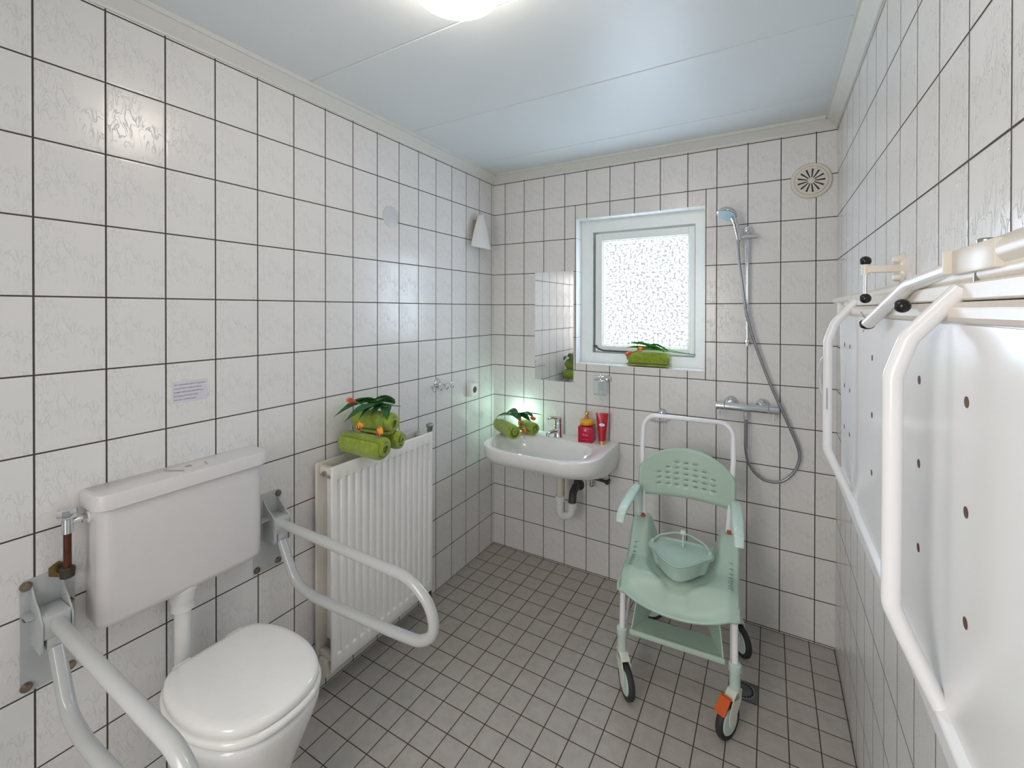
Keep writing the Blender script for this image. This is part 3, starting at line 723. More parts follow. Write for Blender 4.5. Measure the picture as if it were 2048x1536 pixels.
# perfume box, bottle, lotion tube
pbx = thing('perfume_box', 'crimson red cube-shaped perfume box on the washbasin', 'box', (.722, -.07, .8545), local=True, rotz=.16)
b = MB(); b.box(-.044, .044, -.046, .046, .0, .094, .0012); b.build('carton', 'red', pbx)
def text_mesh(mb, s, x0, w, z, h, fn):
    cu = bpy.data.curves.new('t', 'FONT'); cu.body = s; cu.size = 1; cu.shear = .3
    o = bpy.data.objects.new('t', cu); COL.objects.link(o); dg = bpy.context.evaluated_depsgraph_get(); dg.update()
    me = bpy.data.meshes.new_from_object(o.evaluated_get(dg)); bpy.data.objects.remove(o)
    xs = [v.co.x for v in me.vertices]; k = w/(max(xs)-min(xs)); ysn = [v.co.y for v in me.vertices]; kz = h/(max(ysn)-min(ysn))
    for v in me.vertices: v.co = Vector(fn(x0+(v.co.x-min(xs))*k, z+(v.co.y-min(ysn))*kz))
    mb.bm.from_mesh(me); bpy.data.meshes.remove(me)
b = MB(); text_mesh(b, 'Roues', -.018, .036, .042, .012, lambda x, z: (x, -.0465, z)); b.build('printed_name', 'pink', pbx, smooth=False); b = MB(); text_mesh(b, 'EAU DE PARFUM', -.020, .040, .018, .003, lambda x, z: (x, -.0465, z))
b.build('printed_subtitle', 'pink', pbx, smooth=False); MB().lathe([(.0, 0), (.0075, 0), (.0075, .0008), (0, .0008)], (.0, -.0462, .075), direction=(0, -1, 0), n=16).build('printed_emblem', 'pink', pbx, smooth=False)
pf = thing('perfume_bottle', 'round amber perfume bottle with gold stopper on top of the red box', 'perfume bottle', (.722, -.07, .949))
b = MB(); b.lathe([(.020, 0), (.036, .006), (.043, .020), (.043, .028), (.036, .038), (.018, .043), (.011, .045)], (.722, -.070, .949), n=28); b.build('flacon', 'amber', pf)
b = MB(); b.lathe([(.012, .0), (.016, .003), (.016, .010), (.009, .014), (.009, .018)], (.722, -.070, .992)); b.sphere((.722, -.070, 1.022), .0145, 1, 1, 1.05); b.build('stopper', 'gold', pf)
lt = thing('lotion_tube', 'red lotion tube with gold cap standing right of the perfume box', 'tube', (.824, -.084, .8545), local=True, rotz=.25)
b = MB(); rings = []
for i in range(13):
    t_ = i/12; z = .022 + t_*.163; a_ = .0215 + .0155*t_; c_ = .0215*(1-t_)**.9+.0012
    rings.append([(a_*math.cos(2*PI*k/28), c_*math.sin(2*PI*k/28), z) for k in range(28)])
b.faces_from_rings(rings); b.build('tube_body', 'red2', lt)
b = MB(); b.lathe([(.0205, 0), (.0215, .002), (.0215, .021), (.0205, .022)]); b.build('cap', 'gold', lt)
b = MB(); b.lathe([(.0, 0), (.0145, 0), (.0145, .0012), (0, .0012)], (0, -.0145, .118), direction=(0, -1, .1), n=24)
for v in b.bm.verts: v.co.z = .118 + (v.co.z-.118)*.62; v.co.x *= 1.15; v.co.y -= .0015
b.build('oval_label', mat('label_pale', (.72, .76, .84), .3), lt)

# mirror
b = MB(); b.box(.330, .607, -.006, -.0005, 1.194, 1.908); o = b.build('mirror', 'mirror', None, smooth=False)
tag(o, 'frameless rectangular mirror on the back wall left of the window', 'mirror')

# small uplight behind the towels
b = thing('spotlight', 'small round uplight shining on the wall behind the washbasin towels', 'light', (.245, -.045, .8545))
q = MB(); q.lathe([(.022, 0), (.022, .012), (.019, .016), (.0165, .016), (.0165, .014)], (.245, -.030, .8545)); q.build('housing', 'darkgrey', b)
q = MB(); q.lathe([(.016, 0), (.016, .003), (0, .0035)], (.245, -.030, .868)); q.build('lens', 'led', b)
ld = bpy.data.lights.new('uplight_lamp', 'POINT'); ld.energy = 1.1; ld.color = (.62, 1.0, .86); ld.shadow_soft_size = .012
lo = bpy.data.objects.new('uplight_lamp', ld); COL.objects.link(lo); lo.location = (.250, -.045, .962)

# tumbler holder and soap basket
b = thing('tumbler_holder', 'chrome wall holder with a clear glass tumbler below the window', 'tumbler holder', (.83, 0, 1.20))
q = MB(); q.lathe([(.024, 0), (.024, .004), (.016, .014), (.010, .02), (.010, .045), (0, .047)], (.835, 0, 1.235), direction=(0, -1, 0)); q.build('mounting_disc', 'chrome', b)
q = MB(); q.tube([(.81+.038*math.cos(a), -.085+.038*math.sin(a), 1.235) for a in [2*PI*i/28 for i in range(29)]], .0032, 8); q.tube([(.833, -.045, 1.235), (.828, -.055, 1.235)], .004, 8)
q.tube([(.81+.036*math.cos(a), -.085+.036*math.sin(a), 1.262) for a in [2*PI*i/28 for i in range(29)]], .0018, 8); q.build('ring', 'chrome', b)
q = MB(); q.lathe([(.034, 0), (.036, .002), (.0365, .004), (.0375, .10), (.0365, .10), (.0352, .006), (.0, .006)], (.81, -.085, 1.150)); q.sphere((.818, -.055, 1.125), .016, 1, 1, 1); q.build('glass_tumbler', 'clear', b)
b = thing('soap_basket', 'chrome wire soap basket on the back wall behind the commode chair', 'soap basket', (1.15, 0, 1.03))
q = MB(); q.lathe([(.026, 0), (.026, .004), (.018, .014), (.010, .02), (.010, .03), (0, .032)], (1.158, 0, 1.065), direction=(0, -1, 0)); q.build('mounting_disc', 'chrome', b)
q = MB()
E_ = [(1.155+.060*math.cos(a), -.075+.045*math.sin(a), 1.045) for a in [2*PI*i/32 for i in range(33)]]; q.tube(E_, .003, 8)
q.tube([(1.158, -.02, 1.062), (1.158, -.032, 1.045)], .004, 8)
for i in range(7):
    xx = 1.155-.045+.015*i; hw = .045*math.sqrt(max(0, 1-((xx-1.155)/.060)**2)); q.tube([(xx, -.075-hw, 1.045), (xx, -.075-hw*.7, 1.028), (xx, -.075+hw*.7, 1.028), (xx, -.075+hw, 1.045)], .0017, 6)
q.build('wire_basket', 'chrome', b)

# exhaust vent
ev = thing('exhaust_vent', 'round cream ventilation grille high on the back wall at right', 'vent', (1.871, 0, 2.304))
vc = Vector((1.871, 0, 2.304))
b = MB(); b.lathe([(.088, 0), (.088, .006), (.084, .011), (.072, .012), (.068, .006), (.068, 0)], vc, direction=(0, -1, 0), n=48, cap=False); b.build('vent_ring', 'vent_cream', ev)
b = MB(); R1, R0 = .060, .013; ns_ = 13; t0_, t1_ = .010, .0165
def wedge(mb, a0_, a1_, a0o, a1o, r0, r1, ya, yb, k=5):
    f = []
    for yy in (ya, yb):
        f.append([(vc.x+r0*math.cos(a0_+(a1_-a0_)*i/k), yy, vc.z+r0*math.sin(a0_+(a1_-a0_)*i/k)) for i in range(k+1)] +
                 [(vc.x+r1*math.cos(a1o+(a0o-a1o)*i/k), yy, vc.z+r1*math.sin(a1o+(a0o-a1o)*i/k)) for i in range(k+1)])
    mb.faces_from_rings(f)
for k in range(ns_):
    a = 2*PI*k/ns_; n_ = 2*PI/ns_; wedge(b, a+.15, a+n_-.15, a+.075, a+n_-.075, R0, R1, -.012, -.008)
b.lathe([(.0, 0), (.015, 0), (.015, .014), (.011, .017), (0, .018)], vc, direction=(0, -1, 0), n=20)
b.lathe([(.070, .004), (.070, .013), (.058, .013), (.058, .006)], vc, direction=(0, -1, 0), n=48, cap=False); b.build('vent_disc', 'vent_cream', ev)
b = MB(); b.lathe([(.066, 0), (.066, .002), (0, .002)], vc, direction=(0, -1, 0), n=40); b.build('vent_throat', mat('throat', (.06, .075, .085), .25, metal=.3), ev)

# shower
sr = thing('shower_riser_rail', 'vertical chrome shower rail with slider right of the window', 'shower rail', (1.593, -.045, 1.49))
rx, ry = 1.593, -.048
b = MB(); b.cyl((rx, ry, 1.475), (rx, ry, 2.075), .0092); b.build('rail_tube', 'chrome', sr)
for zz in (2.080, 1.497):
    b = MB(); R0_ = .026 if zz > 2 else .017
    b.lathe([(R0_, 0), (R0_, .006), (R0_*.8, .018), (R0_*.62, .030), (R0_*.6, .056), (R0_*.45, .062), (0, .063)], (rx, 0, zz), direction=(0, -1, 0)); b.build('rail_bracket', 'chrome', sr)
b = MB(); b.cyl((rx-.026, ry-.012, 2.040), (rx+.044, ry-.012, 2.040), .0135); b.box(rx-.050, rx-.026, ry-.045, ry+.004, 2.022, 2.062, .006); b.build('slider', 'chrome', sr)
hs = thing('hand_shower', 'chrome hand shower with round head clipped to the shower rail', 'hand shower', (1.553, -.11, 2.03))
b = MB(); b.tube([(1.556, -.085, 2.030), (1.551, -.100, 2.062), (1.543, -.122, 2.105), (1.532, -.142, 2.135)], [.0115, .0145], 16); b.build('handle', 'chrome', hs)
hd = Vector((-.22, -.42, -.88)).normalized(); hc = Vector((1.503, -.150, 2.143))
b = MB(); b.lathe([(0, .0), (.046, .0), (.050, -.004), (.050, -.010), (.042, -.024), (.022, -.034), (0, -.036)], hc, direction=hd, n=32); b.build('shower_head', 'chrome', hs)
b = MB(); b.lathe([(0, .0025), (.043, .0025), (.044, .001)], hc, direction=hd, n=32); b.build('spray_face', mat('spray_face', (.42, .55, .62), .3, noise_amt=.2, noise_scale=200), hs)
hp = [(1.560,-.082,2.030),(1.552,-.085,2.005),(1.558,-.088,1.90),(1.573,-.086,1.780),(1.591,-.075,1.640),(1.630,-.060,1.487),(1.696,-.050,1.291),(1.776,-.045,1.091),(1.823,-.040,.960),(1.816,-.040,.879),(1.777,-.040,.816),(1.733,-.045,.788),(1.668,-.050,.792),(1.611,-.055,.848),(1.590,-.060,.928),(1.588,-.060,1.011),(1.589,-.060,1.115)]
P = [Vector(p) for p in hp]; Q = []
for i in range(len(P)-1):
    p0 = P[max(i-1, 0)]; p1 = P[i]; p2 = P[i+1]; p3 = P[min(i+2, len(P)-1)]
    for k in range(10):
        f = k/10; Q.append(.5*((2*p1)+(p2-p0)*f+(2*p0-5*p1+4*p2-p3)*f*f+(3*p1-p0-3*p2+p3)*f**3))
Q.append(P[-1])
Q2 = [Q[0]]
L_ = sum((Q[i+1]-Q[i]).length for i in range(len(Q)-1)); nst = 420; seg = L_/nst; acc = 0
for i in range(len(Q)-1):
    a, b_ = Q[i], Q[i+1]; l = (b_-a).length
    while acc + l >= seg:
        f = (seg-acc)/l; a = a.lerp(b_, f); Q2.append(a.copy()); l = (b_-a).length; acc = 0
    acc += l
b = MB(); b.tube(Q2, [.0068 if i % 2 else .0078 for i in range(len(Q2))], 10)
o = b.build('shower_hose', 'hose', None); tag(o, 'grey metal shower hose hanging in a loop from hand shower to mixer', 'shower hose')
mx = thing('shower_mixer', 'horizontal chrome thermostatic shower mixer bar on the back wall', 'shower mixer', (1.59, -.06, 1.15))
b = MB(); b.cyl((1.492, -.062, 1.152), (1.690, -.062, 1.152), .0205, 28); b.build('mixer_body', 'chrome', mx)
for xa, xb, s in ((1.449, 1.488, -1), (1.694, 1.735, 1)):
    b = MB(); b.cyl((xa, -.062, 1.152), (xb, -.062, 1.152), .0215, 28); b.tube([((xa+xb)/2, -.075, 1.14), ((xa+xb)/2, -.085, 1.105)], .0045, 8)
    k = b.build('control_knob', 'chrome', mx)
for xx in (1.518, 1.666):
    b = MB(); b.lathe([(.034, 0), (.034, .004), (.028, .016), (.018, .024), (.016, .045), (0, .046)], (xx, 0, 1.166), direction=(0, -1, 0)); b.build('wall_flange', 'chrome', mx)
b = MB(); b.cyl((1.589, -.061, 1.140), (1.589, -.061, 1.098), .0105); b.lathe([(.0115, 0), (.009, -.02)], (1.589, -.061, 1.112)); b.build('hose_outlet', 'chrome', mx)

# floor drain
dr = thing('floor_drain', 'square metal floor drain with a ring of holes behind the commode chair', 'drain', (1.600, -.487, .0))
b = MB(); b.box(1.541, 1.657, -.542, -.432, .0002, .0018, .0005); b.build('drain_plate', 'drain', dr)
b = MB()
for k in range(20):
    a = 2*PI*k/20; b.lathe([(0, 0), (.0048, 0), (.0048, .0006), (0, .0006)], (1.597+.040*math.cos(a), -.487+.040*math.sin(a), .0018), n=10)
b.build('drain_holes', 'black', dr)
b = MB(); b.tube([(1.597+.048*math.cos(a), -.487+.048*math.sin(a), .0015) for a in [2*PI*i/36 for i in range(37)]], .0012, 6); b.build('drain_rim', 'satin', dr)

# ------------------------------------------------------------------ ceiling lamp
cl = thing('ceiling_lamp', 'glowing round opal glass ceiling lamp', 'ceiling lamp', (.982, -1.728, 2.60))
b = MB(); b.lathe([(.118, -.0), (.118, -.016), (.112, -.02)], (.982, -1.728, 2.60), n=48); b.build('lamp_base', 'frame_white', cl)
b = MB(); b.lathe([(.105, -.018), (.117, -.045), (.121, -.080), (.112, -.108), (.080, -.128), (.035, -.137), (0, -.138)], (.982, -1.728, 2.60), n=48); b.build('glass_shade', 'lamp', cl)

# ------------------------------------------------------------------ commode chair (local frame, +y = its back)
ch = thing('commode_chair', 'mint green wheeled shower commode chair standing in front of the shower', 'commode chair', (1.362, -.770, 0), local=True, rotz=.058)
def seat_fn(u, v):
    x = (u*2-1)*.236; s = abs(x)/.236
    yf = -.012 + .030*s**4; y = yf + v*(.430-yf)
    z = .508
    z -= (.098 - .058*s**2)*(1-sm(0, 1, min(1, v/.27)))**1.25
    z -= .018*sm(.82, 1, s)*(1-sm(.5, .8, v))
    z += .112*sm(.20, .385, y)*sm(.118, .170, abs(x)) 
    e = math.hypot((x)/.150, (y-.215)/.170)
    z -= .012*(1-sm(.80, 1.0, e))
    if abs(x) < .06: z -= .03*sm(.06, .03, abs(x))*0
    z -= .010*(1-sm(.03, .062, abs(x)))*(1-sm(.08, .12, y))*sm(.0, .05, y)
    z += .01*sm(.36, .43, y)*(1-sm(.10, .16, abs(x)))
    return (x, y, z)
b = MB(); b.grid(seat_fn, 60, 60); st_ = b.build('seat', 'mint', ch, solid=.010, angle=80)
for s in (-1, 1):
    # skirt wrapping down the side and rear of the seat
    b = MB()
    rings = []
    for i in range(17):
        y = .02 + i/16*.41; X, Y, Z = seat_fn(.5+s*.5, (y+.0)/.43); zb = .462
        rings.append([(s*.234, y, Z), (s*.240, y, Z-.012), (s*.238, y, zb+.012*sm(.3, 0, y)), (s*.231, y, zb+.012*sm(.3, 0, y)), (s*.229, y, Z-.012)])
    b.faces_from_rings(rings)
    b.box(min(s*.165, s*.234), max(s*.165, s*.234), .392, .432, .44, .615, .006)
    b.build('seat_side', 'mint', ch, angle=60)
slot_m = mat('slot_green', (.22, .34, .27), .5)
for s in (-1, 1):
    b = MB()
    for k in range(8):
        y = .13 + .020*k
        X, Y, Z = seat_fn(.5+s*.5*.86, (y+.012-.030*.86**4)/.43); b.box(s*.203-.009, s*.203+.009, y-.0022, y+.0022, Z-.006, Z+.0028)
    b.build('vent_slots', slot_m, ch, smooth=False)
# backrest with slots
def gridlines(slots, lo, hi, half):
    L = {lo, hi}
    for s in slots: L |= {s-half, s+half}
    return sorted(L)
xs_s = [-.126, -.085, -.043, 0, .043, .085, .126]; zs_s = [.782, .809, .836, .863, .890]
XL = gridlines(xs_s, -.218, .218, .0105); ZL = gridlines(zs_s, .722, .905, .0026)
def sub_(L, mx_):
    o = [L[0]]
    for a, b_ in zip(L, L[1:]):
        n_ = max(1, math.ceil((b_-a)/mx_)); o += [a+(b_-a)*(i+1)/n_ for i in range(n_)]
    return o
XL = sub_(XL, .012); ZL = sub_(ZL, .02); nz0 = len(ZL); ZL = ZL + [.905+.1*(i+1)/5 for i in range(5)]
def bk(x, z):
    s = abs(x)/.218; top = .962 - .088*s**2.2 - .02*s**10
    if z > .905:
        f = (z-.905)/.1; zz = .905 + (top-.905)*f
    else:
        zz = z
        if top < .905: 
            f = (z-.722)/(.905-.722); zz = .722 + (min(top, .905)-.722)*f if f > .0 else z
            if z <= .86 and False: zz = z
    if top < .905 and z > .905: zz = top + (z-.905)*.02
    y = .452 - .052*s**2 + (zz-.73)*.10
    return Vector((x, y, zz))
bmx = MB(); V = {}
for j, z in enumerate(ZL):
    for i, x in enumerate(XL): V[i, j] = bmx.bm.verts.new(bk(x, z))
for j in range(len(ZL)-1):
    for i in range(len(XL)-1):
        xc = (XL[i]+XL[i+1])/2; zc = (ZL[j]+ZL[j+1])/2; hole = False
        for a, xx in enumerate(xs_s):
            nrow = [3, 4, 5, 5, 5, 4, 3][a]
            for c_, zz in enumerate(zs_s[:nrow]):
                if abs(xc-xx) < .0105 and abs(zc-zz) < .0026: hole = True
        if not hole: bmx.bm.faces.new((V[i, j], V[i+1, j], V[i+1, j+1], V[i, j+1]))
bmx.build('backrest', 'mint', ch, solid=.014, angle=50, offset=1)
# push bar / back tube
b = MB(); b.tube([(-.190, .395, .49), (-.190, .400, .60), (-.212, .452, .93), (-.212, .505, 1.105), (.212, .505, 1.105), (.212, .452, .93), (.190, .400, .60), (.190, .395, .49)], .0118, 18, round_=[.05, .1, .065, .065, .1, .05], rs=8)
b.build('push_bar', 'chair_tube', ch)
# legs and lower frame
for s in (-1, 1):
    b = MB(); b.tube([(s*.220, .055, .445), (s*.222, .045, .22)], .0125, 18); b.build('leg', 'chair_tube', ch)
    b = MB(); b.tube([(s*.205, .330, .455), (s*.222, .53, .20)], .0125, 18); b.build('leg', 'chair_tube', ch)
    b = MB(); b.tube([(s*.208, .28, .455), (s*.212, .060, .248)], .008, 12); b.build('frame_brace', 'chair_tube', ch)
b = MB(); b.tube([(-.218, .40, .455), (.218, .40, .455)], .011, 14); 
for s in (-1, 1): b.tube([(s*.20, .07, .455), (s*.20, .42, .455)], .009, 12)
b.build('under_frame', 'chair_tube', ch)
# casters
def caster(x, y, label=None, brake=False, ang=0.0):
    c = MB(); c.lathe([(.0165, 0), (.020, .004), (.020, .075), (.023, .080), (.023, .108), (.015, .113)], (x, y, .155)); cs = c.build('caster', 'mint_light', ch)
    if label: cs['label'] = label
    ca, sa_ = math.cos(ang), math.sin(ang)
    def L3(px_, py_, pz_): return (x + px_*ca - py_*sa_, y + px_*sa_ + py_*ca, pz_)
    w = MB(); r = .0685; cy_ = -.052
    prof = [(r-.018, -.011), (r-.004, -.0125), (r, -.007), (r, .007), (r-.004, .0125), (r-.018, .011)]
    rings = [[L3(h, cy_+rad*math.cos(2*PI*k/40), r+rad*math.sin(2*PI*k/40)) for k in range(40)] for rad, h in prof]
    w.faces_from_rings(rings); w.build('tyre', 'rubber', cs)
    h = MB()
    rings = [[L3(hh, cy_+rad*math.cos(2*PI*k/32), r+rad*math.sin(2*PI*k/32)) for k in range(32)] for rad, hh in ((.0, -.0150), (.046, -.0145), (.052, -.009), (.052, .009), (.046, .0145), (0, .0150))]
    h.faces_from_rings(rings); h.build('hub', 'mint_light', cs)
    f = MB()
    for s in (-1, 1):
        x0_, x1_ = s*.0155, s*.0195; pts = [(.020, .165), (.016, .128), (-.034, .056), (-.052, .048), (-.068, .058), (-.072, .100), (-.050, .140), (-.020, .165)]
        f.faces_from_rings([[L3(xx, p[0], p[1]) for p in pts] for xx in (x0_, x1_)])
    f.faces_from_rings([[L3(xx, p[0], p[1]) for p in [(.020, .168), (.017, .135), (-.030, .140), (-.048, .147), (-.020, .168)]] for xx in (-.0195, .0195)])
    f.build('fork', 'cream', cs, bevel=.002)
    if brake:
        q_ = MB(); q_.faces_from_rings([[L3(px_, py_, pz_) for px_, py_, pz_ in ((-.022, -.068+o_, .162), (.020, -.068+o_, .162), (.020, -.112+o_, .118), (-.022, -.112+o_, .118))] for o_ in (0, .014)])
        bo = q_.build('brake_pedal', 'orange', cs, bevel=.002)
caster(-.222, .045, ang=.60)
caster(.222, .045, brake=True, label='caster with orange brake pedal', ang=-.50)
caster(-.222, .530, ang=2.0)
caster(.222, .530, ang=.55)
# arm rests
for s in (-1, 1):
    b = MB(); b.tube([(s*.216, .405, .60), (s*.222, .400, .735), (s*.226, .375, .768)], [.020, .016], 14, round_=.03); 
    rings = []
    for i in range(17):
        t_ = i/16; y = .400 - t_*.330; wv = .0185 + .004*math.sin(PI*t_); hgt = .011; z = .768 - .018*t_**2 - (.018 if t_ > .9 else 0)*((t_-.9)/.1)
        if i == 0: wv *= .6; hgt *= .5
        if i == 16: wv *= .75; hgt *= .7
        xc = s*(.224 + .012*t_)
        rings.append([(xc+wv*math.copysign(abs(math.cos(a))**.6, math.cos(a)), y, z+hgt*math.copysign(abs(math.sin(a))**.6, math.sin(a))) for a in [2*PI*k/16 for k in range(16)]])
    b.faces_from_rings(rings); rings = []
    for i in range(6):
        t_ = i/5; y = .092-.026*math.sin(t_*PI/2); z = .752 - .030*t_; xc = s*.2355
        rings.append([(xc+.019*math.copysign(abs(math.cos(a))**.6, math.cos(a)), y+.016*math.copysign(abs(math.sin(a))**.6, math.sin(a)), z) for a in [2*PI*k/16 for k in range(16)]])
    b.faces_from_rings(rings)
    b.build('armrest', 'mint_light', ch, angle=60)
    b = MB(); b.box(min(s*.186, s*.203), max(s*.186, s*.203), .375, .395, .612, .632, .002); b.build('red_catch', mat('catch_red', (.5, .05, .02), .4), ch)
# foot rest
b = MB(); b.faces_from_rings([[(-.183, .035, z_), (.183, .035, z_), (.137, .150, z_), (-.137, .150, z_)] for z_ in (.258, .270)]); b.box(-.187, .187, .030, .042, .254, .276, .003)
b.build('footrest', 'mint', ch)
for s in (-1, 1):
    b = MB(); pts = [(.034, .262), (.150, .262), (.205, .285), (.235, .33), (.225, .40), (.18, .455), (.10, .455)]
    b.prism(pts, .005, 'yz', s*.182-.0025)
    for v_ in b.bm.verts: v_.co.x -= s*.40*(v_.co.y-.035)
    b.build('side_panel', 'mint', ch, smooth=False, bevel=.0015)
b = MB()
for k in range(9):
    for j in range(3): b.box(-.13+.032*k, -.13+.032*k+.014, .065+.022*j, .068+.022*j, .270, .2706)
b.build('tread_marks', mat('tread', (.42, .52, .38), .6), ch, smooth=False)

# bed pan on the seat
bp_ = thing('bedpan', 'glossy mint green bedpan with lid resting in the commode seat', 'bedpan', (1.362-.058*.19, -.770+.19, .475), local=True, rotz=.058)
def tri(s, n=60):
    pts = []
    for k in range(n):
        a = 2*PI*k/n; dx, dy = math.cos(a), math.sin(a)
        r = .125*(1 - .13*math.sin(a) + 0*dx) if dy > 0 else .125
        # rounded triangle: wide at the back, pointed to the front
        ad = math.sqrt(dx*dx+.035)-.08; 
        r = .118/(max(ad*.90, .001)**3 + (max(dy, 0)*1.12)**3 + (max(-dy, 0)*.75 + ad*.72)**3*(1 if dy < -.35 else max(0, 1-sm(-.35, .10, dy))))**(1/3)
        pts.append((r*dx*s, (r*dy)*s))
    return pts
def pr_(s, z, dy=0): return [(x, y+dy, z) for x, y in tri(s)]
b = MB(); b.faces_from_rings([pr_(.72, .036, -.01), pr_(.78, .040, -.01), pr_(.86, .07), pr_(.90, .098), pr_(1.0, .101), pr_(1.0, .105), pr_(.90, .104)]); b.build('pan_body', 'mint_pan', bp_, angle=50)
b = MB(); b.faces_from_rings([pr_(.975, .1052), pr_(.985, .109), pr_(.96, .1115), pr_(.93, .109), pr_(.80, .103), pr_(.5, .108), pr_(.15, .111)]); b.build('pan_lid', 'mint_pan', bp_, angle=50)
b = MB(); b.cyl((.01, .04, .110), (.01, .05, .170), .0035, 10); b.box(-.002, .022, .038, .062, .165, .180, .003); b.build('lid_knob', 'mint_light', bp_)
b = MB(); hp_ = [(-.122, .035, .108), (-.10, .085, .122), (-.03, .115, .135), (.03, .115, .135), (.10, .085, .122), (.122, .035, .108)]
b.tube(hp_, .0048, 10, round_=.05)
for s in (-1, 1): b.box(s*.122-.008, s*.122+.008, .022, .044, .100, .120, .003)
b.build('carry_handle', 'mint_pan', bp_)

# ------------------------------------------------------------------ fold-up stretcher on the right wall
se = thing('shower_stretcher', 'white fold-up shower stretcher hanging against the right wall', 'shower stretcher', (W-.02, -1.5, 1.0))
PX = 1.930   # front face of the board
b = MB(); pl = rr(-2.75, -.60, 1.055, 1.648, [.03, .03, .03, .03], 5)
b.faces_from_rings([[(x, p[0], p[1]) for p in pl] for x in (PX, PX+.006)]); b.build('board', 'stretcher', se)
b = MB(); pl = rr(-2.74, -1.005, 1.062, 1.640, [.05, .01, .01, .05], 6)
b.faces_from_rings([[(x, p[0]+d*0, p[1]) for p in pl] for x, d in ((PX-.0045, .002), (PX-.0002, 0))]); b.build('board_ridge', 'stretcher', se)
for yy in (-.68, -.80, -1.21, -1.63, -1.85):
    for zz in (1.537, 1.389, 1.240):
        b = MB(); b.lathe([(.0, 0), (.0078, 0), (.0078, .0006), (0, .0006)], (PX-(.0046 if yy < -1.0 else .0), yy, zz), direction=(-1, 0, 0), n=14)
        b.build('board_hole', 'hole', se)
fr_ = MB()
fr_.prism([(PX-.016, 1.026), (PX-.016, 1.056), (PX-.002, 1.068), (PX+.004, 1.068), (PX+.040, 1.06), (PX+.040, .985), (PX+.012, .985)], 2.17, 'xz', -2.76)
fr_.build('bottom_frame', 'stretcher', se, smooth=False, bevel=.003)
fr_ = MB(); fr_.prism([(PX-.006, 1.642), (PX-.010, 1.650), (PX-.010, 1.664), (PX+.002, 1.672), (PX+.040, 1.672), (PX+.040, 1.642)], 2.17, 'xz', -2.76)
fr_.box(PX+.004, PX+.030, -2.76, -.62, 1.674, 1.700, .003)
fr_.build('top_frame', 'cream_white', se, smooth=False, bevel=.003)
b = MB(); b.tube([(1.950, -2.76, 1.716), (1.950, -.42, 1.700)], .0135, 18); b.tube([(1.936, -.76, 1.701), (1.938, -.34, 1.699)], .011, 16); b.build('hinge_tube', 'cream_white', se)
b = MB(); b.box(1.930, 1.975, -.49, -.455, 1.64, 1.70, .003); b.tube([(1.945, -.475, 1.70), (1.952, -.475, 1.30)], .009, 12); b.build('wall_post', 'stretcher', se)
# hoops (folded legs)
def hoop(yc, label):
    g = MB(); P = [(1.937, yc, 1.690), (1.880, yc+.004, 1.618), (1.862, yc+.006, 1.560), (1.862, yc+.012, 1.200), (1.882, yc+.016, 1.150), (1.926, yc+.02, 1.050)]
    V_ = [Vector(p) for p in P]
    g.tube(P, .0128, 18, round_=[.05, .05, .05, .05], rs=6)
    # flattened ends
    n_ = len(g.bm.verts)
    for v in g.bm.verts:
        t_ = sm(1.635, 1.690, v.co.z)
        t2 = 1-sm(1.055, 1.105, v.co.z)
        k = max(t_, t2)
        if k > 0:
            v.co.y = yc + (v.co.y-yc)*(1+.35*k)
    o = g.build('leg_hoop', 'stretcher', se)
    return o
hoop(-1.785, 'near'); hoop(-.885, 'far')
b = MB(); b.tube([(1.866, -.868, 1.515), (1.850, -.850, 1.490), (1.843, -.845, 1.43), (1.849, -.850, 1.380), (1.866, -.868, 1.345)], .0085, 14, round_=.03); b.build('grey_handle', 'rail_grey', se)
b = MB(); b.box(1.8575, 1.8590, -.893, -.872, 1.335, 1.405); b.build('rating_plate', 'satin', se, smooth=False)
b = MB(); b.lathe([(.010, 0), (.010, .012), (.006, .014), (0, .014)], (1.930, -.86, 1.052), direction=(-1, 0, -.4), n=12); b.build('locking_bolt', 'satin', se)
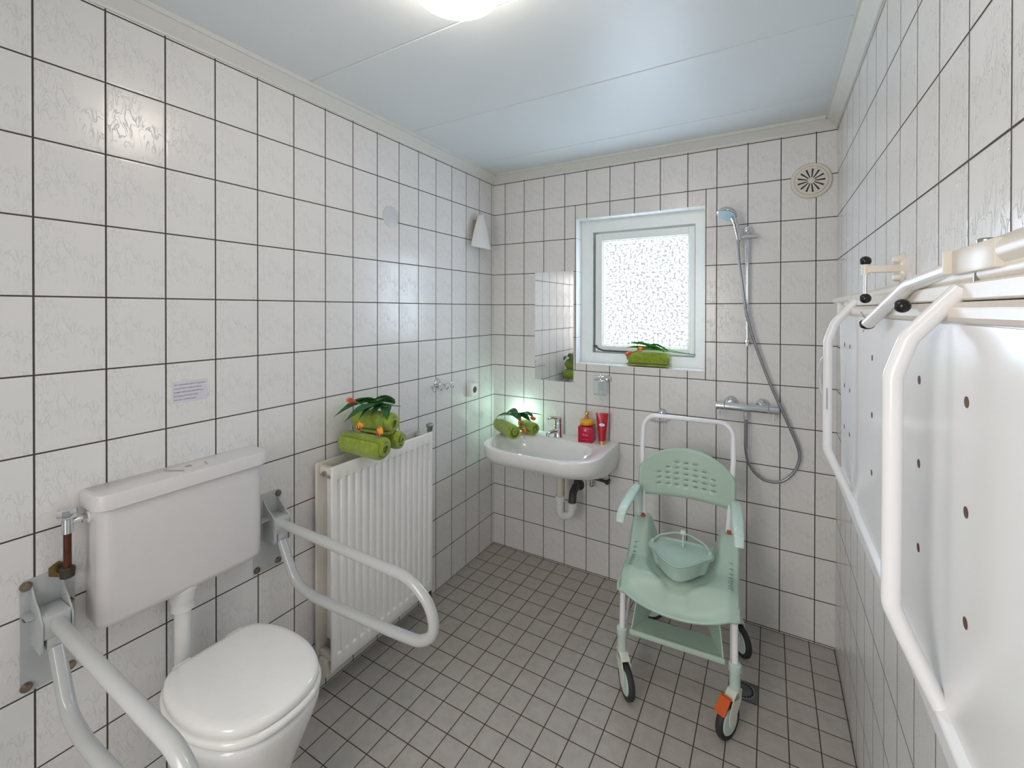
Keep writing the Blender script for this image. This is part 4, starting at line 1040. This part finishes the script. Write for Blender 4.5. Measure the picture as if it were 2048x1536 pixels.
# support arm, box hinge
b = MB(); b.box(1.930, 1.972, -1.915, -1.770, 1.712, 1.749, .003); b.box(1.920, 1.934, -1.773, -1.768, 1.714, 1.749, .001); b.build('hinge_box', 'cream_white', se)
b = MB(); b.lathe([(.010, 0), (.010, .006), (.008, .008), (0, .008)], (1.948, -1.835, 1.749), n=16); b.lathe([(.010, 0), (.010, -.016), (.006, -.020), (0, -.020)], (1.945, -1.835, 1.711), n=16); b.build('pivot_bolt', 'satin', se)
b = MB(); b.tube([(1.945, -2.76, 1.755), (1.950, -1.90, 1.733)], .0185, 20); b.tube([(1.968, -2.76, 1.775), (1.968, -1.80, 1.752)], .009, 14); b.build('upper_tube', 'cream_white', se)
b = MB(); b.tube([(1.946, -1.775, 1.728), (1.926, -1.56, 1.708), (1.896, -1.335, 1.626)], .0128, 20, round_=.12); b.build('support_arm', 'stretcher', se)
b = MB(); b.tube([(1.8955, -1.340, 1.630), (1.896, -1.336, 1.624)], .0150, 20); b.build('gasket', 'black', se)
b = MB()
for k in range(26):
    t_ = k/25; b.sphere((1.905+.008*math.sin(t_*PI), -1.19-.03*t_, 1.655-.05*t_), .0016, n=8)
b.build('safety_chain', 'satin', se)
b = MB(); b.sphere((1.903, -1.625, 1.668), .014, .9, 1, .9); b.build('end_stop', 'black', se)

lh = thing('locking_bracket', 'cream wall bracket holding a short chrome rod with two black ball ends above the stretcher', 'wall bracket', (W, -1.25, 1.76))
b = MB(); b.lathe([(.038, 0), (.038, .003), (.034, .006), (.012, .008)], (W, -1.25, 1.763), direction=(-1, 0, 0), n=32); b.build('wall_disc', 'cream_white', lh)
b = MB(); b.box(1.905, W-.004, -1.258, -1.242, 1.754, 1.772, .002); b.cyl((1.905, -1.25, 1.749), (1.905, -1.25, 1.777), .0088)
for s in (-1, 1): b.lathe([(.010, 0), (.010, .010), (.007, .015), (0, .016)], (W-.005, -1.250, 1.763+s*.022), direction=(-1, 0, 0), n=14)
b.build('arm', 'cream_white', lh)
b = MB(); b.cyl((1.905, -1.25, 1.692), (1.905, -1.25, 1.752), .0042, 12); b.build('rod', 'chrome', lh)
b = MB(); b.sphere((1.905, -1.25, 1.784), .0125); b.build('ball_end', 'black', lh)
b = MB(); b.sphere((1.905, -1.25, 1.690), .0125); b.build('ball_end', 'black', lh)

# tidy helper flags
for o in list(bpy.data.objects):
    if '_local' in o: del o['_local']
